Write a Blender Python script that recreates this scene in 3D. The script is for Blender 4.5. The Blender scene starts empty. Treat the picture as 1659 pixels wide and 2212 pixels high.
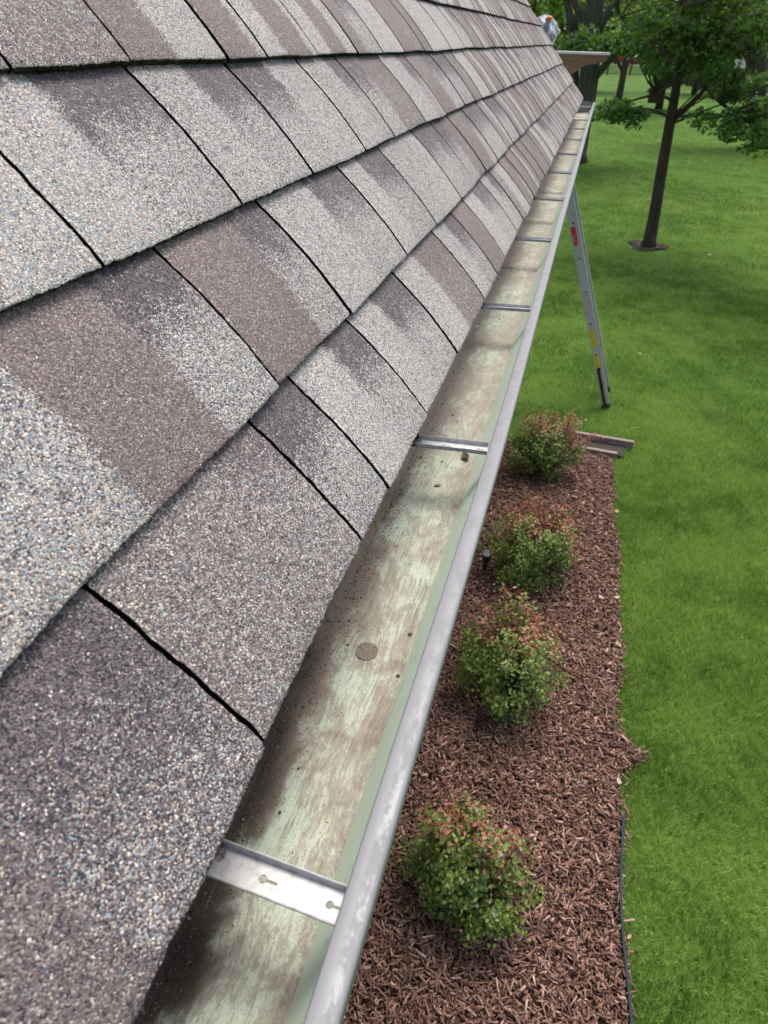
import bpy, bmesh, math, random
import numpy as np
from mathutils import Matrix, Vector, Euler

S = bpy.context.scene
C = S.collection
RNG = np.random.default_rng(7)
random.seed(7)
rad = math.radians

# ------------------------------------------------------------------ camera
cam_d = bpy.data.cameras.new('camera')
cam = bpy.data.objects.new('camera', cam_d); C.objects.link(cam)
R_ = Vector((0.96358, 0.26628, 0.02482)); U_ = Vector((-0.17313, 0.55035, 0.81679)); F_ = Vector((-0.20383, 0.79134, -0.5764))
CAM = Vector((0.04484, 0.0, 0.44637))
m = Matrix.Identity(4)
for i in range(3):
    m[i][0] = R_[i]; m[i][1] = U_[i]; m[i][2] = -F_[i]; m[i][3] = CAM[i]
cam.matrix_world = m
cam_d.sensor_fit = 'VERTICAL'; cam_d.sensor_height = 36; cam_d.sensor_width = 27
cam_d.lens = 1460 / 2212 * 36
cam_d.clip_start = 0.02; cam_d.clip_end = 600
cam_d.dof.use_dof = True; cam_d.dof.focus_distance = 0.90; cam_d.dof.aperture_fstop = 13.0
S.camera = cam

# ------------------------------------------------------------------ light
SUN_AZ, SUN_EL = rad(14), rad(66)          # azimuth from +Y towards +X
w = bpy.data.worlds.new('World'); S.world = w; w.use_nodes = True
nt = w.node_tree; bg = nt.nodes['Background']
sky = nt.nodes.new('ShaderNodeTexSky'); sky.sky_type = 'NISHITA'; sky.sun_disc = False
sky.sun_elevation = SUN_EL; sky.sun_rotation = SUN_AZ
sky.air_density = 1.0; sky.dust_density = 6.0; sky.ozone_density = 1.4
nt.links.new(sky.outputs[0], bg.inputs[0]); bg.inputs[1].default_value = 0.15
sl = bpy.data.lights.new('sun', 'SUN'); sl.energy = 1.5; sl.angle = rad(32); sl.color = (1, 0.98, 0.95)
so = bpy.data.objects.new('sun', sl); C.objects.link(so)
sd = Vector((math.sin(SUN_AZ) * math.cos(SUN_EL), math.cos(SUN_AZ) * math.cos(SUN_EL), math.sin(SUN_EL)))
so.rotation_euler = sd.to_track_quat('Z', 'Y').to_euler()
S.view_settings.view_transform = 'Standard'; S.view_settings.look = 'None'
S.view_settings.exposure = 0.60; S.view_settings.gamma = 1.0

# ------------------------------------------------------------------ helpers
GZ = -2.53

def mat(name, base=(.5, .5, .5), rough=.7, metal=0.0, spec=.5):
    m = bpy.data.materials.new(name); m.use_nodes = True
    b = m.node_tree.nodes['Principled BSDF']
    b.inputs['Base Color'].default_value = (*base, 1); b.inputs['Roughness'].default_value = rough
    b.inputs['Metallic'].default_value = metal; b.inputs['Specular IOR Level'].default_value = spec
    return m

class NT:
    """small wrapper to write node graphs briefly"""
    def __init__(s, m): s.m = m; s.t = m.node_tree; s.b = s.t.nodes['Principled BSDF']
    def n(s, typ, **kw):
        x = s.t.nodes.new(typ)
        for k, v in kw.items():
            if k == 'ins':
                for a, b in v.items(): s.set(x.inputs[a], b)
            else: setattr(x, k, v)
        return x
    def set(s, sock, v):
        if isinstance(v, bpy.types.NodeSocket): s.t.links.new(v, sock)
        elif isinstance(v, (tuple, list)) and len(v) == 3 and sock.type == 'RGBA': sock.default_value = (*v, 1)
        else: sock.default_value = v
    def coord(s, scale=(1, 1, 1), rot=(0, 0, 0), loc=(0, 0, 0), src='Object'):
        tc = s.n('ShaderNodeTexCoord'); mp = s.n('ShaderNodeMapping')
        mp.inputs['Scale'].default_value = scale; mp.inputs['Rotation'].default_value = rot; mp.inputs['Location'].default_value = loc
        s.t.links.new(tc.outputs[src], mp.inputs[0]); return mp.outputs[0]
    def noise(s, vec, scale, detail=4, rough=.55, dist=0): 
        x = s.n('ShaderNodeTexNoise', ins={'Vector': vec, 'Scale': scale, 'Detail': detail, 'Roughness': rough, 'Distortion': dist}); return x.outputs['Fac']
    def vor(s, vec, scale, feature='F1', rnd=1.0):
        x = s.n('ShaderNodeTexVoronoi', feature=feature, ins={'Vector': vec, 'Scale': scale, 'Randomness': rnd}); return x
    def math(s, op, a, b=0.0, c=0.0, clamp=False):
        x = s.n('ShaderNodeMath', operation=op, use_clamp=clamp); s.set(x.inputs[0], a); s.set(x.inputs[1], b); s.set(x.inputs[2], c); return x.outputs[0]
    def mix(s, f, a, b, blend='MIX'):
        x = s.n('ShaderNodeMix', data_type='RGBA', blend_type=blend); s.set(x.inputs[0], f); s.set(x.inputs[6], a); s.set(x.inputs[7], b); return x.outputs[2]
    def ramp(s, f, stops, interp='LINEAR'):
        x = s.n('ShaderNodeValToRGB'); cr = x.color_ramp; cr.interpolation = interp
        while len(cr.elements) < len(stops): cr.elements.new(.5)
        for e, (p, c) in zip(cr.elements, stops):
            e.position = p; e.color = (*c, 1) if len(c) == 3 else c
        s.set(x.inputs[0], f); return x.outputs[0]
    def step(s, f, a, b):
        x = s.n('ShaderNodeMapRange', interpolation_type='SMOOTHSTEP'); s.set(x.inputs[0], f); x.inputs[1].default_value = a; x.inputs[2].default_value = b; return x.outputs[0]
    def bump(s, h, strength=.5, dist=.01, normal=None):
        x = s.n('ShaderNodeBump', ins={'Height': h, 'Strength': strength, 'Distance': dist})
        if normal is not None: s.set(x.inputs['Normal'], normal)
        s.t.links.new(x.outputs[0], s.b.inputs['Normal']); return x.outputs[0]
    def base(s, c): s.set(s.b.inputs['Base Color'], c)
    def attr(s, name): return s.n('ShaderNodeAttribute', attribute_name=name)
    def obj_info(s): return s.n('ShaderNodeObjectInfo')
    def xyz(s, v):
        x = s.n('ShaderNodeSeparateXYZ'); s.set(x.inputs[0], v); return x.outputs

def mesh_np(name, V, F, m=None, parent=None, col=None, smooth=False, mats=None, mi=None):
    """V (n,3), F list of arrays (each k x polysize) or a single array; col (n,4) -> colour attribute 'tint'"""
    if not isinstance(F, (list, tuple)): F = [F]
    F = [np.asarray(f, dtype=np.int32) for f in F if len(f)]
    me = bpy.data.meshes.new(name)
    V = np.asarray(V, dtype=np.float32)
    me.vertices.add(len(V)); me.vertices.foreach_set('co', V.ravel())
    idx = np.concatenate([f.ravel() for f in F]); sizes = np.concatenate([np.full(len(f), f.shape[1], np.int32) for f in F])
    me.loops.add(len(idx)); me.loops.foreach_set('vertex_index', idx)
    me.polygons.add(len(sizes)); me.polygons.foreach_set('loop_start', (np.cumsum(sizes) - sizes).astype(np.int32))
    if smooth: me.polygons.foreach_set('use_smooth', np.ones(len(sizes), bool))
    if mi is not None: me.polygons.foreach_set('material_index', np.asarray(mi, np.int32))
    me.update(calc_edges=True); me.validate()
    if col is not None:
        a = me.color_attributes.new('tint', 'FLOAT_COLOR', 'POINT'); a.data.foreach_set('color', np.asarray(col, np.float32).ravel())
    for x in (mats or ([m] if m else [])): me.materials.append(x)
    o = bpy.data.objects.new(name, me); C.objects.link(o)
    if parent: o.parent = parent
    return o

class MB:
    """bmesh collector"""
    def __init__(s): s.v = []; s.f = []
    def add(s, vs, fs):
        k = len(s.v); s.v += [tuple(v) for v in vs]; s.f += [tuple(i + k for i in f) for f in fs]
    def box(s, lo, hi, M=None):
        x0, y0, z0 = lo; x1, y1, z1 = hi
        vs = [Vector(p) for p in ((x0,y0,z0),(x1,y0,z0),(x1,y1,z0),(x0,y1,z0),(x0,y0,z1),(x1,y0,z1),(x1,y1,z1),(x0,y1,z1))]
        if M is not None: vs = [M @ v for v in vs]
        s.add(vs, [(0,3,2,1),(4,5,6,7),(0,1,5,4),(1,2,6,5),(2,3,7,6),(3,0,4,7)])
    def tube(s, pts, rr, n=10, cap=True):
        pts = [Vector(p) for p in pts]
        if not hasattr(rr, '__len__'): rr = [rr] * len(pts)
        k = len(s.v); ref = Vector((0.13, 0.2, 1)) if abs((pts[-1] - pts[0]).normalized().z) < .9 else Vector((1, 0.1, 0))
        for i, p in enumerate(pts):
            d = (pts[min(i+1, len(pts)-1)] - pts[max(i-1, 0)]).normalized()
            a = d.cross(ref).normalized(); b = d.cross(a)
            for j in range(n):
                t = 2 * math.pi * j / n
                s.v.append(tuple(p + (a * math.cos(t) + b * math.sin(t)) * rr[i]))
        for i in range(len(pts) - 1):
            for j in range(n):
                s.f.append((k+i*n+j, k+i*n+(j+1) % n, k+(i+1)*n+(j+1) % n, k+(i+1)*n+j))
        if cap:
            s.f.append(tuple(k + j for j in range(n))[::-1]); s.f.append(tuple(k + (len(pts)-1)*n + j for j in range(n)))
    def prism(s, prof, axis, a, b, M=None):
        """closed 2D profile extruded along axis from a to b"""
        n = len(prof)
        def P(u, v, t):
            p = {'x': (t, u, v), 'y': (u, t, v), 'z': (u, v, t)}[axis]; p = Vector(p); return M @ p if M is not None else p
        s.add([P(u, v, a) for u, v in prof] + [P(u, v, b) for u, v in prof],
              [tuple(range(n))[::-1], tuple(range(n, 2*n))] + [(i, (i+1) % n, n+(i+1) % n, n+i) for i in range(n)])
    def build(s, name, m, parent=None, smooth=False, bevel=0, seg=2):
        me = bpy.data.meshes.new(name); me.from_pydata(s.v, [], s.f); me.update()
        bm = bmesh.new(); bm.from_mesh(me); bmesh.ops.recalc_face_normals(bm, faces=bm.faces)
        if bevel: bmesh.ops.bevel(bm, geom=list(bm.edges), offset=bevel, segments=seg, affect='EDGES', profile=.6, clamp_overlap=True)
        bm.to_mesh(me); bm.free()
        if smooth: me.polygons.foreach_set('use_smooth', [True] * len(me.polygons))
        me.materials.append(m)
        o = bpy.data.objects.new(name, me); C.objects.link(o)
        if parent: o.parent = parent
        return o

def tag(o, label=None, cat=None, group=None, kind=None):
    if label: o['label'] = label
    if cat: o['category'] = cat
    if group: o['group'] = group
    if kind: o['kind'] = kind
    return o
def thing(name, label, cat, loc=(0, 0, 0), rz=0, group=None):
    o = bpy.data.objects.new(name, None); C.objects.link(o); o.empty_display_size = .1
    o.location = loc; o.rotation_euler = (0, 0, rz); return tag(o, label, cat, group)

# ------------------------------------------------------------------ materials
def shingle_mat():
    m = mat('shingle_granules', rough=.82, spec=.35); g = NT(m); co = g.coord()
    t = g.attr('tint'); r, gg, b = [g.n('ShaderNodeSeparateColor', ins={0: t.outputs['Color']}).outputs[i] for i in range(3)]
    v = g.vor(co, 880); rc = g.n('ShaderNodeSeparateColor', ins={0: v.outputs['Color']})
    light = g.ramp(rc.outputs[0], [(0, (.34,.315,.305)), (.17, (.54,.465,.385)), (.27, (.33,.305,.305)), (.42, (.24,.34,.385)), (.55, (.64,.545,.42)), (.66, (.17,.16,.165)), (.80, (.44,.445,.45)), (.93, (.80,.76,.70))], 'CONSTANT')
    dark = g.ramp(rc.outputs[0], [(0, (.065,.056,.065)), (.3, (.14,.12,.13)), (.55, (.032,.028,.040)), (.75, (.20,.17,.175)), (.9, (.11,.09,.10))], 'CONSTANT')
    mauve = g.ramp(rc.outputs[0], [(0, (.18,.145,.14)), (.25, (.10,.078,.078)), (.5, (.24,.195,.18)), (.75, (.14,.11,.108)), (.90, (.40,.335,.305))], 'CONSTANT')
    big = g.noise(co, 55, 3); fine = g.noise(co, 230, 2)
    tone = g.math('ADD', r, g.math('MULTIPLY_ADD', big, .5, -.25))
    tone = g.math('ADD', tone, g.math('MULTIPLY_ADD', fine, .8, -.40))
    tone = g.math('ADD', tone, g.math('MULTIPLY_ADD', g.noise(co, 120, 2), .5, -.25))
    sel = g.math('GREATER_THAN', tone, g.math('MULTIPLY_ADD', rc.outputs[1], .96, .02))
    c = g.mix(sel, dark, light)
    mz = g.math('GREATER_THAN', g.math('ADD', gg, g.math('MULTIPLY_ADD', big, .4, -.2)), g.math('MULTIPLY_ADD', rc.outputs[2], .9, .05))
    c = g.mix(mz, c, mauve)
    # weather-worn variation over the whole roof
    wv = g.noise(g.coord((1, 1, 1), loc=(3, 1, 0)), 5.5, 4, .6)
    hs = g.n('ShaderNodeHueSaturation', ins={'Color': c, 'Value': g.math('MULTIPLY_ADD', wv, .30, .80), 'Saturation': 1.0})
    g.base(hs.outputs[0])
    h = g.math('SUBTRACT', 1.0, g.math('MULTIPLY', v.outputs['Distance'], 1.0))
    g.bump(h, .65, .0018)
    g.set(g.b.inputs['Roughness'], g.math('MULTIPLY_ADD', rc.outputs[1], .35, .55))
    return m
M_SH = shingle_mat()
M_ASPH = mat('asphalt_edge', (.045, .04, .036), .95, spec=.1)
g = NT(M_ASPH); co = g.coord(); c = g.ramp(g.noise(co, 420, 3), [(.35, (.014,.013,.012)), (.6, (.05,.044,.038)), (.8, (.15,.13,.11))]); g.base(c); g.bump(g.noise(co, 500, 2), .8, .002)
M_GAP = mat('shingle_gap', (.016, .014, .014), 1.0, spec=0.05)

def gutter_floor_mat():
    m = mat('gutter_floor', rough=.5, spec=.4); g = NT(m); co = g.coord(); X, Y, Z = g.xyz(co)
    warp = g.n('ShaderNodeTexNoise', ins={'Vector': g.coord((1, .55, 1)), 'Scale': 9.0, 'Detail': 2.0})
    wc = g.n('ShaderNodeVectorMath', operation='MULTIPLY_ADD', ins={0: warp.outputs['Color'], 1: (.05, .04, 0), 2: co}).outputs[0]
    mp = g.n('ShaderNodeMapping'); g.set(mp.inputs[0], wc); mp.inputs['Scale'].default_value = (1, .05, 1); mp.inputs['Rotation'].default_value = (0, 0, rad(-9))
    streak = g.noise(mp.outputs[0], 380, 6, .7)
    mp2 = g.n('ShaderNodeMapping'); g.set(mp2.inputs[0], wc); mp2.inputs['Scale'].default_value = (1, .3, 1); mp2.inputs['Rotation'].default_value = (0, 0, rad(24))
    scr = g.noise(mp2.outputs[0], 210, 7, .8, 1.6)
    blot = g.noise(g.coord((1, .5, 1), loc=(.7, .2, 0)), 17, 5, .6, .4)
    grit = g.noise(co, 620, 3, .7)
    far = g.step(Y, .62, 1.15)
    med = g.noise(g.coord((1, .6, 1), loc=(.31, .5, 0)), 42, 4, .6, .8)
    # dirt lies thick along the back, blackened with painted shade at the near end, thinner forward; smeared strokes of clean paint in front of it
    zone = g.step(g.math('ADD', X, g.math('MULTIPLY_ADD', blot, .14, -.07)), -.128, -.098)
    s = g.math('ADD', g.math('MULTIPLY', streak, .8), g.math('MULTIPLY', blot, .75))
    s = g.math('ADD', s, g.math('MULTIPLY', scr, 1.0)); s = g.math('ADD', s, g.math('MULTIPLY', med, .8)); s = g.math('ADD', s, g.math('MULTIPLY', grit, .6))
    s = g.math('SUBTRACT', s, g.math('MULTIPLY', g.step(X, -.074, -.052), .15))
    s = g.math('SUBTRACT', s, g.math('MULTIPLY', far, .10))
    clean = g.math('MULTIPLY', g.step(s, 2.0, 2.06), zone)
    film = g.math('MULTIPLY', g.step(s, 1.62, 2.0), zone)
    paint = g.mix(g.step(blot, .4, .62), (.48, .51, .405), (.42, .535, .415))
    ridge = g.math('ABSOLUTE', g.math('SUBTRACT', scr, .5)); swirl = g.n('ShaderNodeTexNoise', ins={'Vector': g.coord((1, .45, 1), loc=(.2, .1, 0)), 'Scale': 34.0, 'Detail': 1.0, 'Distortion': 2.2}).outputs['Fac']
    rings = g.math('ABSOLUTE', g.math('SUBTRACT', g.math('FRACT', g.math('MULTIPLY', swirl, 9.0)), .5))
    wipe = g.math('MULTIPLY', g.step(rings, .16, .04), g.step(med, .42, .62))
    paint = g.mix(g.math('MULTIPLY', g.step(ridge, .06, .0), .5), paint, (.58, .59, .49))
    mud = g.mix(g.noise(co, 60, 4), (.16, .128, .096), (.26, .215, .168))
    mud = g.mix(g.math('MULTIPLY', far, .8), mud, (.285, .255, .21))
    thick = g.mix(g.step(g.math('ADD', g.math('ADD', g.math('MULTIPLY', X, 20.), g.math('MULTIPLY', Y, 2.2)), g.math('MULTIPLY', blot, 1.3)), -1.60, -.80), (.024, .017, .012), mud)  # near-black here is dirt plus the roof edge's shade painted into the colour
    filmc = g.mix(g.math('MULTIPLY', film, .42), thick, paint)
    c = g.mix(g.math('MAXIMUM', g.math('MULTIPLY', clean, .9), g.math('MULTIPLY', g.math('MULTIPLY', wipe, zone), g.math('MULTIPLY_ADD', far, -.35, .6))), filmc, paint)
    mp3 = g.n('ShaderNodeMapping'); g.set(mp3.inputs[0], wc); mp3.inputs['Scale'].default_value = (1, .022, 1); mp3.inputs['Rotation'].default_value = (0, 0, rad(-6))
    fl_ = g.noise(mp3.outputs[0], 760, 4, .75)
    c = g.mix(g.math('MULTIPLY', g.math('MULTIPLY', g.step(fl_, .55, .59), g.math('MULTIPLY', zone, g.step(blot, .48, .60))), .6), c, (.56, .58, .47))
    c = g.mix(g.math('MULTIPLY', g.math('MULTIPLY', g.step(fl_, .45, .40), g.step(blot, .45, .58)), .4), c, (.16, .125, .095))
    c = g.mix(g.math('MULTIPLY', g.step(grit, .56, .66), .6), c, (.10, .08, .06))
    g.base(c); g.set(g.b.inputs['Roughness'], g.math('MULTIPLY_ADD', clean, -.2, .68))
    g.bump(g.math('ADD', grit, g.math('MULTIPLY', streak, .6)), .25, .0012)
    return m
M_FLOOR = gutter_floor_mat()
M_WALLG = mat('gutter_inner_paint', (.36, .46, .36), .45)
g = NT(M_WALLG); co = g.coord((1, .25, 1)); n1 = g.noise(g.coord((1, .5, 1), (0, 0, .5)), 60, 6, .75, .6); n2 = g.noise(co, 8, 3)
c = g.mix(g.math('MULTIPLY', g.step(n2, .4, .7), .6), (.54, .67, .54), (.62, .72, .61)); c = g.mix(g.math('MULTIPLY', g.step(n1, .54, .70), .6), c, (.20, .26, .19)); g.base(c); g.bump(n1, .1, .001)
M_LIP = mat('gutter_lip_grey', (.50, .49, .51), .42)
g = NT(M_LIP); co = g.coord(); X, Y, Z = g.xyz(co)
n1 = g.noise(g.coord((1, .6, 1)), 420, 6, .8); n2 = g.noise(g.coord((1, .5, 1)), 60, 4, .65)
band = g.math('MULTIPLY', g.step(X, -.0195, -.0145), g.step(X, -.0025, -.0065))
mk = g.math('MULTIPLY', band, g.step(g.math('ADD', n1, g.math('MULTIPLY', n2, .9)), .84, 1.02))
c = g.mix(g.math('MULTIPLY', mk, .42), (.222, .228, .236), (.16, .164, .165)); c = g.mix(g.math('MULTIPLY', g.step(n2, .5, .85), .2), c, (.185, .188, .196)); g.base(c)
g.bump(n1, .12, .0006); g.set(g.b.inputs['Roughness'], g.math('MULTIPLY_ADD', mk, .25, .36))
M_LIPF = mat('gutter_face_grey', (.22, .235, .24), .4); 
M_ALU = mat('hanger_aluminium', (.70, .68, .66), .3, .9)
g = NT(M_ALU); co = g.coord(); X, Y, Z = g.xyz(co)
n = g.noise(co, 70, 5, .7); d = g.step(g.math('ADD', n, g.math('MULTIPLY_ADD', X, -20., -2.2)), .55, .75)
g.base(g.mix(d, g.mix(g.step(g.noise(co, 160, 4), .4, .7), (.52, .515, .51), (.40, .39, .385)), (.05, .036, .026))); g.set(g.b.inputs['Metallic'], g.math('MULTIPLY_ADD', d, -.25, .3)); g.set(g.b.inputs['Roughness'], g.math('MULTIPLY_ADD', n, .5, .28)); g.bump(n, .15, .001)
M_MUD = mat('dried_mud', (.17, .135, .11), .9); g = NT(M_MUD); co = g.coord(); g.base(g.ramp(g.noise(co, 350, 4, .7), [(.3, (.10,.078,.062)), (.7, (.25,.21,.17))])); g.bump(g.noise(co, 500, 3), .4, .001)
M_WHITE = mat('painted_trim', (.62, .60, .56), .55)
M_SIDING = mat('lap_siding', (.42, .40, .36), .6)
M_DRIPE = mat('drip_edge_metal', (.03, .028, .027), .45)

def leaf_mat(name, c0, c1, trans=.35, rough=.5):
    m = bpy.data.materials.new(name); m.use_nodes = True; t = m.node_tree; g = NT(m)
    a = g.attr('tint'); sc = g.n('ShaderNodeSeparateColor', ins={0: a.outputs['Color']})
    c = g.mix(sc.outputs[0], c0, c1)
    b = g.b; g.base(c); b.inputs['Roughness'].default_value = rough; b.inputs['Specular IOR Level'].default_value = .4
    tr = g.n('ShaderNodeBsdfTranslucent', ins={'Color': g.mix(.5, c, (.25, .42, .03))}); mx = g.n('ShaderNodeMixShader', ins={0: trans, 1: b.outputs[0], 2: tr.outputs[0]})
    g.t.links.new(mx.outputs[0], t.nodes['Material Output'].inputs[0]); return m
M_LEAF = leaf_mat('tree_leaf', (.035, .09, .022), (.17, .30, .085), .45, .4)
M_LEAF2 = leaf_mat('bright_tree_leaf', (.05, .12, .012), (.16, .28, .04), .5)
M_LEAFD = leaf_mat('dark_tree_leaf', (.018, .045, .014), (.06, .12, .03), .3)
M_GRASS = leaf_mat('grass_blade', (.068, .145, .020), (.37, .50, .125), .35, .6)
def bark(name, a, b, sc=14):
    m = mat(name, a, .95, spec=.15); g = NT(m); co = g.coord((1, 1, .16)); n = g.noise(co, sc, 6, .75, .5)
    g.base(g.ramp(n, [(.3, a), (.65, b)])); g.bump(n, .8, .03); return m
M_BARK = bark('tree_bark', (.03, .023, .018), (.13, .10, .078), 24)
M_BARKG = bark('grey_bark', (.045, .04, .034), (.15, .13, .11), 12)
M_TWIG = mat('twig_brown', (.10, .06, .04), .9)

# ------------------------------------------------------------------ ground
def lawn_mat():
    m = mat('lawn_ground', rough=.95, spec=.1); g = NT(m); co = g.coord()
    big = g.noise(co, .35, 3); mid = g.noise(co, 2.2, 5, .65); fin = g.noise(co, 60, 4, .7)
    c = g.ramp(g.math('ADD', g.math('MULTIPLY', big, .5), g.math('MULTIPLY', mid, .5)), [(.36, (.042,.098,.015)), (.5, (.075,.15,.026)), (.64, (.115,.19,.038))])
    c = g.mix(g.math('MULTIPLY', g.step(fin, .45, .7), .6), c, (.05, .10, .015)); g.base(c); g.bump(fin, .5, .02); return m
M_LAWN = lawn_mat()
def grid_sheet(name, x0, x1, y0, y1, z, m, nx=2, ny=2):
    xs = np.linspace(x0, x1, nx); ys = np.linspace(y0, y1, ny); X, Y = np.meshgrid(xs, ys); V = np.stack([X.ravel(), Y.ravel(), np.full(X.size, z)], 1)
    i = np.arange(nx - 1)[None] + np.arange(ny - 1)[:, None] * nx; F = np.stack([i, i+1, i+1+nx, i+nx], -1).reshape(-1, 4)
    return mesh_np(name, V, F, m)
tag(grid_sheet('ground', -260, 260, -60, 420, GZ, M_LAWN), kind='structure')
M_SOIL = mat('bed_soil', (.035, .022, .018), 1, spec=.1); g = NT(M_SOIL); co = g.coord(); g.base(g.ramp(g.noise(co, 70, 5, .7), [(.35, (.035,.022,.018)), (.7, (.12,.072,.06))])); g.bump(g.noise(co, 90, 4), .8, .02)
def edge_x(y):   # the curved outline of the planting bed
    return .715 + .012 * np.sin(y * 2.1) + .012 * np.sin(y * 6.3 + 1) + .13 * np.exp(-((y - 2.38) / .09) ** 2) - .02 * np.clip(y - 3.5, 0, 2)
ys = np.linspace(-2.5, 5.46, 160); ex = edge_x(ys)
V = np.concatenate([np.stack([np.full_like(ys, -.6), ys, np.full_like(ys, GZ + .012)], 1), np.stack([ex, ys, np.full_like(ys, GZ + .012)], 1)])
n = len(ys); i = np.arange(n - 1)
tag(mesh_np('mulch_bed', V, np.stack([i, i+n, i+n+1, i+1], 1), M_SOIL), kind='structure')
# road beyond the fence
M_ROAD = mat('asphalt_road', (.10, .10, .10), .9); g = NT(M_ROAD); g.base(g.ramp(g.noise(g.coord(), 3, 5), [(.3, (.08,.08,.08)), (.7, (.14,.14,.135))]))
tag(grid_sheet('road', -140, 140, 137, 147, GZ + .02, M_ROAD), kind='structure')
M_CONC = mat('pale_concrete', (.52, .50, .46), .8)
tag(grid_sheet('pavement', -140, 140, 133.5, 135, GZ + .06, M_CONC), kind='structure')

# grass blades -------------------------------------------------------
def sm(a, b, x): t = np.clip((x - a) / (b - a), 0, 1); return t*t*(3-2*t)
_VG = np.random.default_rng(99).random((64, 64))
def vnoise(x, y):
    xi, yi = np.floor(x).astype(int), np.floor(y).astype(int); fx, fy = x - xi, y - yi; fx = fx*fx*(3-2*fx); fy = fy*fy*(3-2*fy)
    g_ = lambda a, b: _VG[a % 64, b % 64]
    return (g_(xi, yi)*(1-fx) + g_(xi+1, yi)*fx)*(1-fy) + (g_(xi, yi+1)*(1-fx) + g_(xi+1, yi+1)*fx)*fy
def blades(n, x, y, hgt, wid, name, seed, lean=.75):
    r = np.random.default_rng(seed); n = len(x)
    a = r.uniform(0, 2*np.pi, n); dx, dy = np.cos(a), np.sin(a); la = r.uniform(0, 2*np.pi, n); lm = r.uniform(.15, 1, n) * lean
    h = hgt * r.uniform(.55, 1.15, n); lx, ly = np.cos(la) * lm * h, np.sin(la) * lm * h
    w_ = wid * r.uniform(.6, 1.2, n) * .5
    z0 = np.full(n, GZ - .002)
    P = np.empty((n, 5, 3))
    P[:, 0] = np.stack([x - dx*w_, y - dy*w_, z0], 1); P[:, 1] = np.stack([x + dx*w_, y + dy*w_, z0], 1)
    P[:, 2] = np.stack([x + dx*w_*.8 + lx*.4, y + dy*w_*.8 + ly*.4, z0 + h*.6], 1); P[:, 3] = np.stack([x - dx*w_*.8 + lx*.4, y - dy*w_*.8 + ly*.4, z0 + h*.6], 1)
    P[:, 4] = np.stack([x + lx*1.1, y + ly*1.1, z0 + h * np.sqrt(np.clip(1 - .5*lm**2, .2, 1))], 1)
    k = np.arange(n)[:, None] * 5
    patch = .5 + .75*(vnoise(x*2.6 + 7, y*2.6) - .5) + .55*(vnoise(x*7.5, y*7.5 + 3) - .5) + .35*(vnoise(x*19, y*19) - .5) + .45*(vnoise(x*.8 + 5, y*.8) - .5)
    patch = patch + .10*np.sin((y*.9 + x*.35)*2.8)*sm(7, 10, y) + .14*sm(9, 2, y)
    tt = np.clip((patch - .5)*1.5 + .50 + r.normal(0, .33, n), 0, 1.4); dry = r.random(n) < .015
    col = np.zeros((n, 5, 4)); col[..., 3] = 1; col[..., 0] = tt[:, None]; col[dry, :, 0] = 1.6
    return P.reshape(-1, 3), k + np.array([[0, 1, 2, 3]]), k + np.array([[3, 2, 4]]), col.reshape(-1, 4)
def scatter(n, x0, x1, y0, y1, seed, keep=None):
    r = np.random.default_rng(seed); x = r.uniform(x0, x1, n); y = r.uniform(y0, y1, n)
    if keep is not None: k = keep(x, y, r); x, y = x[k], y[k]
    return x, y
Vs, F4, F3, Cs = [], [], [], []; off = 0
def in_bed(x, y): return (y < 5.46) & (x < edge_x(y) - .01)
def ring(x, y): return ((x - 1.28) / .36) ** 2 + ((y - 13.42) / .42) ** 2 < 1
zones = [
    (190000, .55, 2.6, .8, 7.5, .058, .0036, 11, lambda x, y, r: ~in_bed(x, y) & ~((y < 5.74) & (y > 5.45) & (x < .74)) & (x < .9 + .36*y) & (r.random(len(x)) < sm(7.5, 4.5, y)*.5 + sm(5.5, 3, y)*.5)),
    (200000, -.4, 4.0, 3.5, 13, .046, .0042, 12, lambda x, y, r: (r.random(len(x)) < sm(3.5, 6, y)*sm(13, 9, y)) & ~in_bed(x, y) & ~((y < 5.74) & (y > 5.45) & (x < .74)) & (x < 1.6 + .2*y)),
    (200000, -1.5, 6.0, 7.5, 26, .05, .0075, 13, lambda x, y, r: ~ring(x, y) & (r.random(len(x)) < sm(7.5, 11, y)*sm(26, 15, y))),
    (120000, -3, 9.0, 16, 45, .05, .010, 14, lambda x, y, r: (r.random(len(x)) < sm(16, 24, y)*sm(45, 26, y))),
    (150000, .6, 7.5, -3, 13, .048, .0055, 15, lambda x, y, r: ~in_bed(x, y) & ~((y < 5.74) & (y > 5.45) & (x < .74)) & (r.random(len(x)) < np.maximum(sm(.6 + .28*np.maximum(y, 0), 1.4 + .33*np.maximum(y, 0), x), sm(1.3, .3, y)))),
    (30000, -3.5, -.4, 6.3, 16, .055, .008, 16, None),
    (60000, 5, 14, 5, 30, .055, .010, 17, None),
]
for n_, x0, x1, y0, y1, h, wd, sd_, kp in zones:
    x, y = scatter(n_, x0, x1, y0, y1, sd_, kp); P, q, t3, cc = blades(n_, x, y, h, wd, '', sd_)
    Vs.append(P); F4.append(q + off); F3.append(t3 + off); Cs.append(cc); off += len(P)
tag(mesh_np('grass', np.concatenate(Vs), [np.concatenate(F4), np.concatenate(F3)], M_GRASS, col=np.concatenate(Cs)),
    'short thick green lawn grass beside the planting bed and under the trees', 'grass', kind='stuff')

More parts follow.
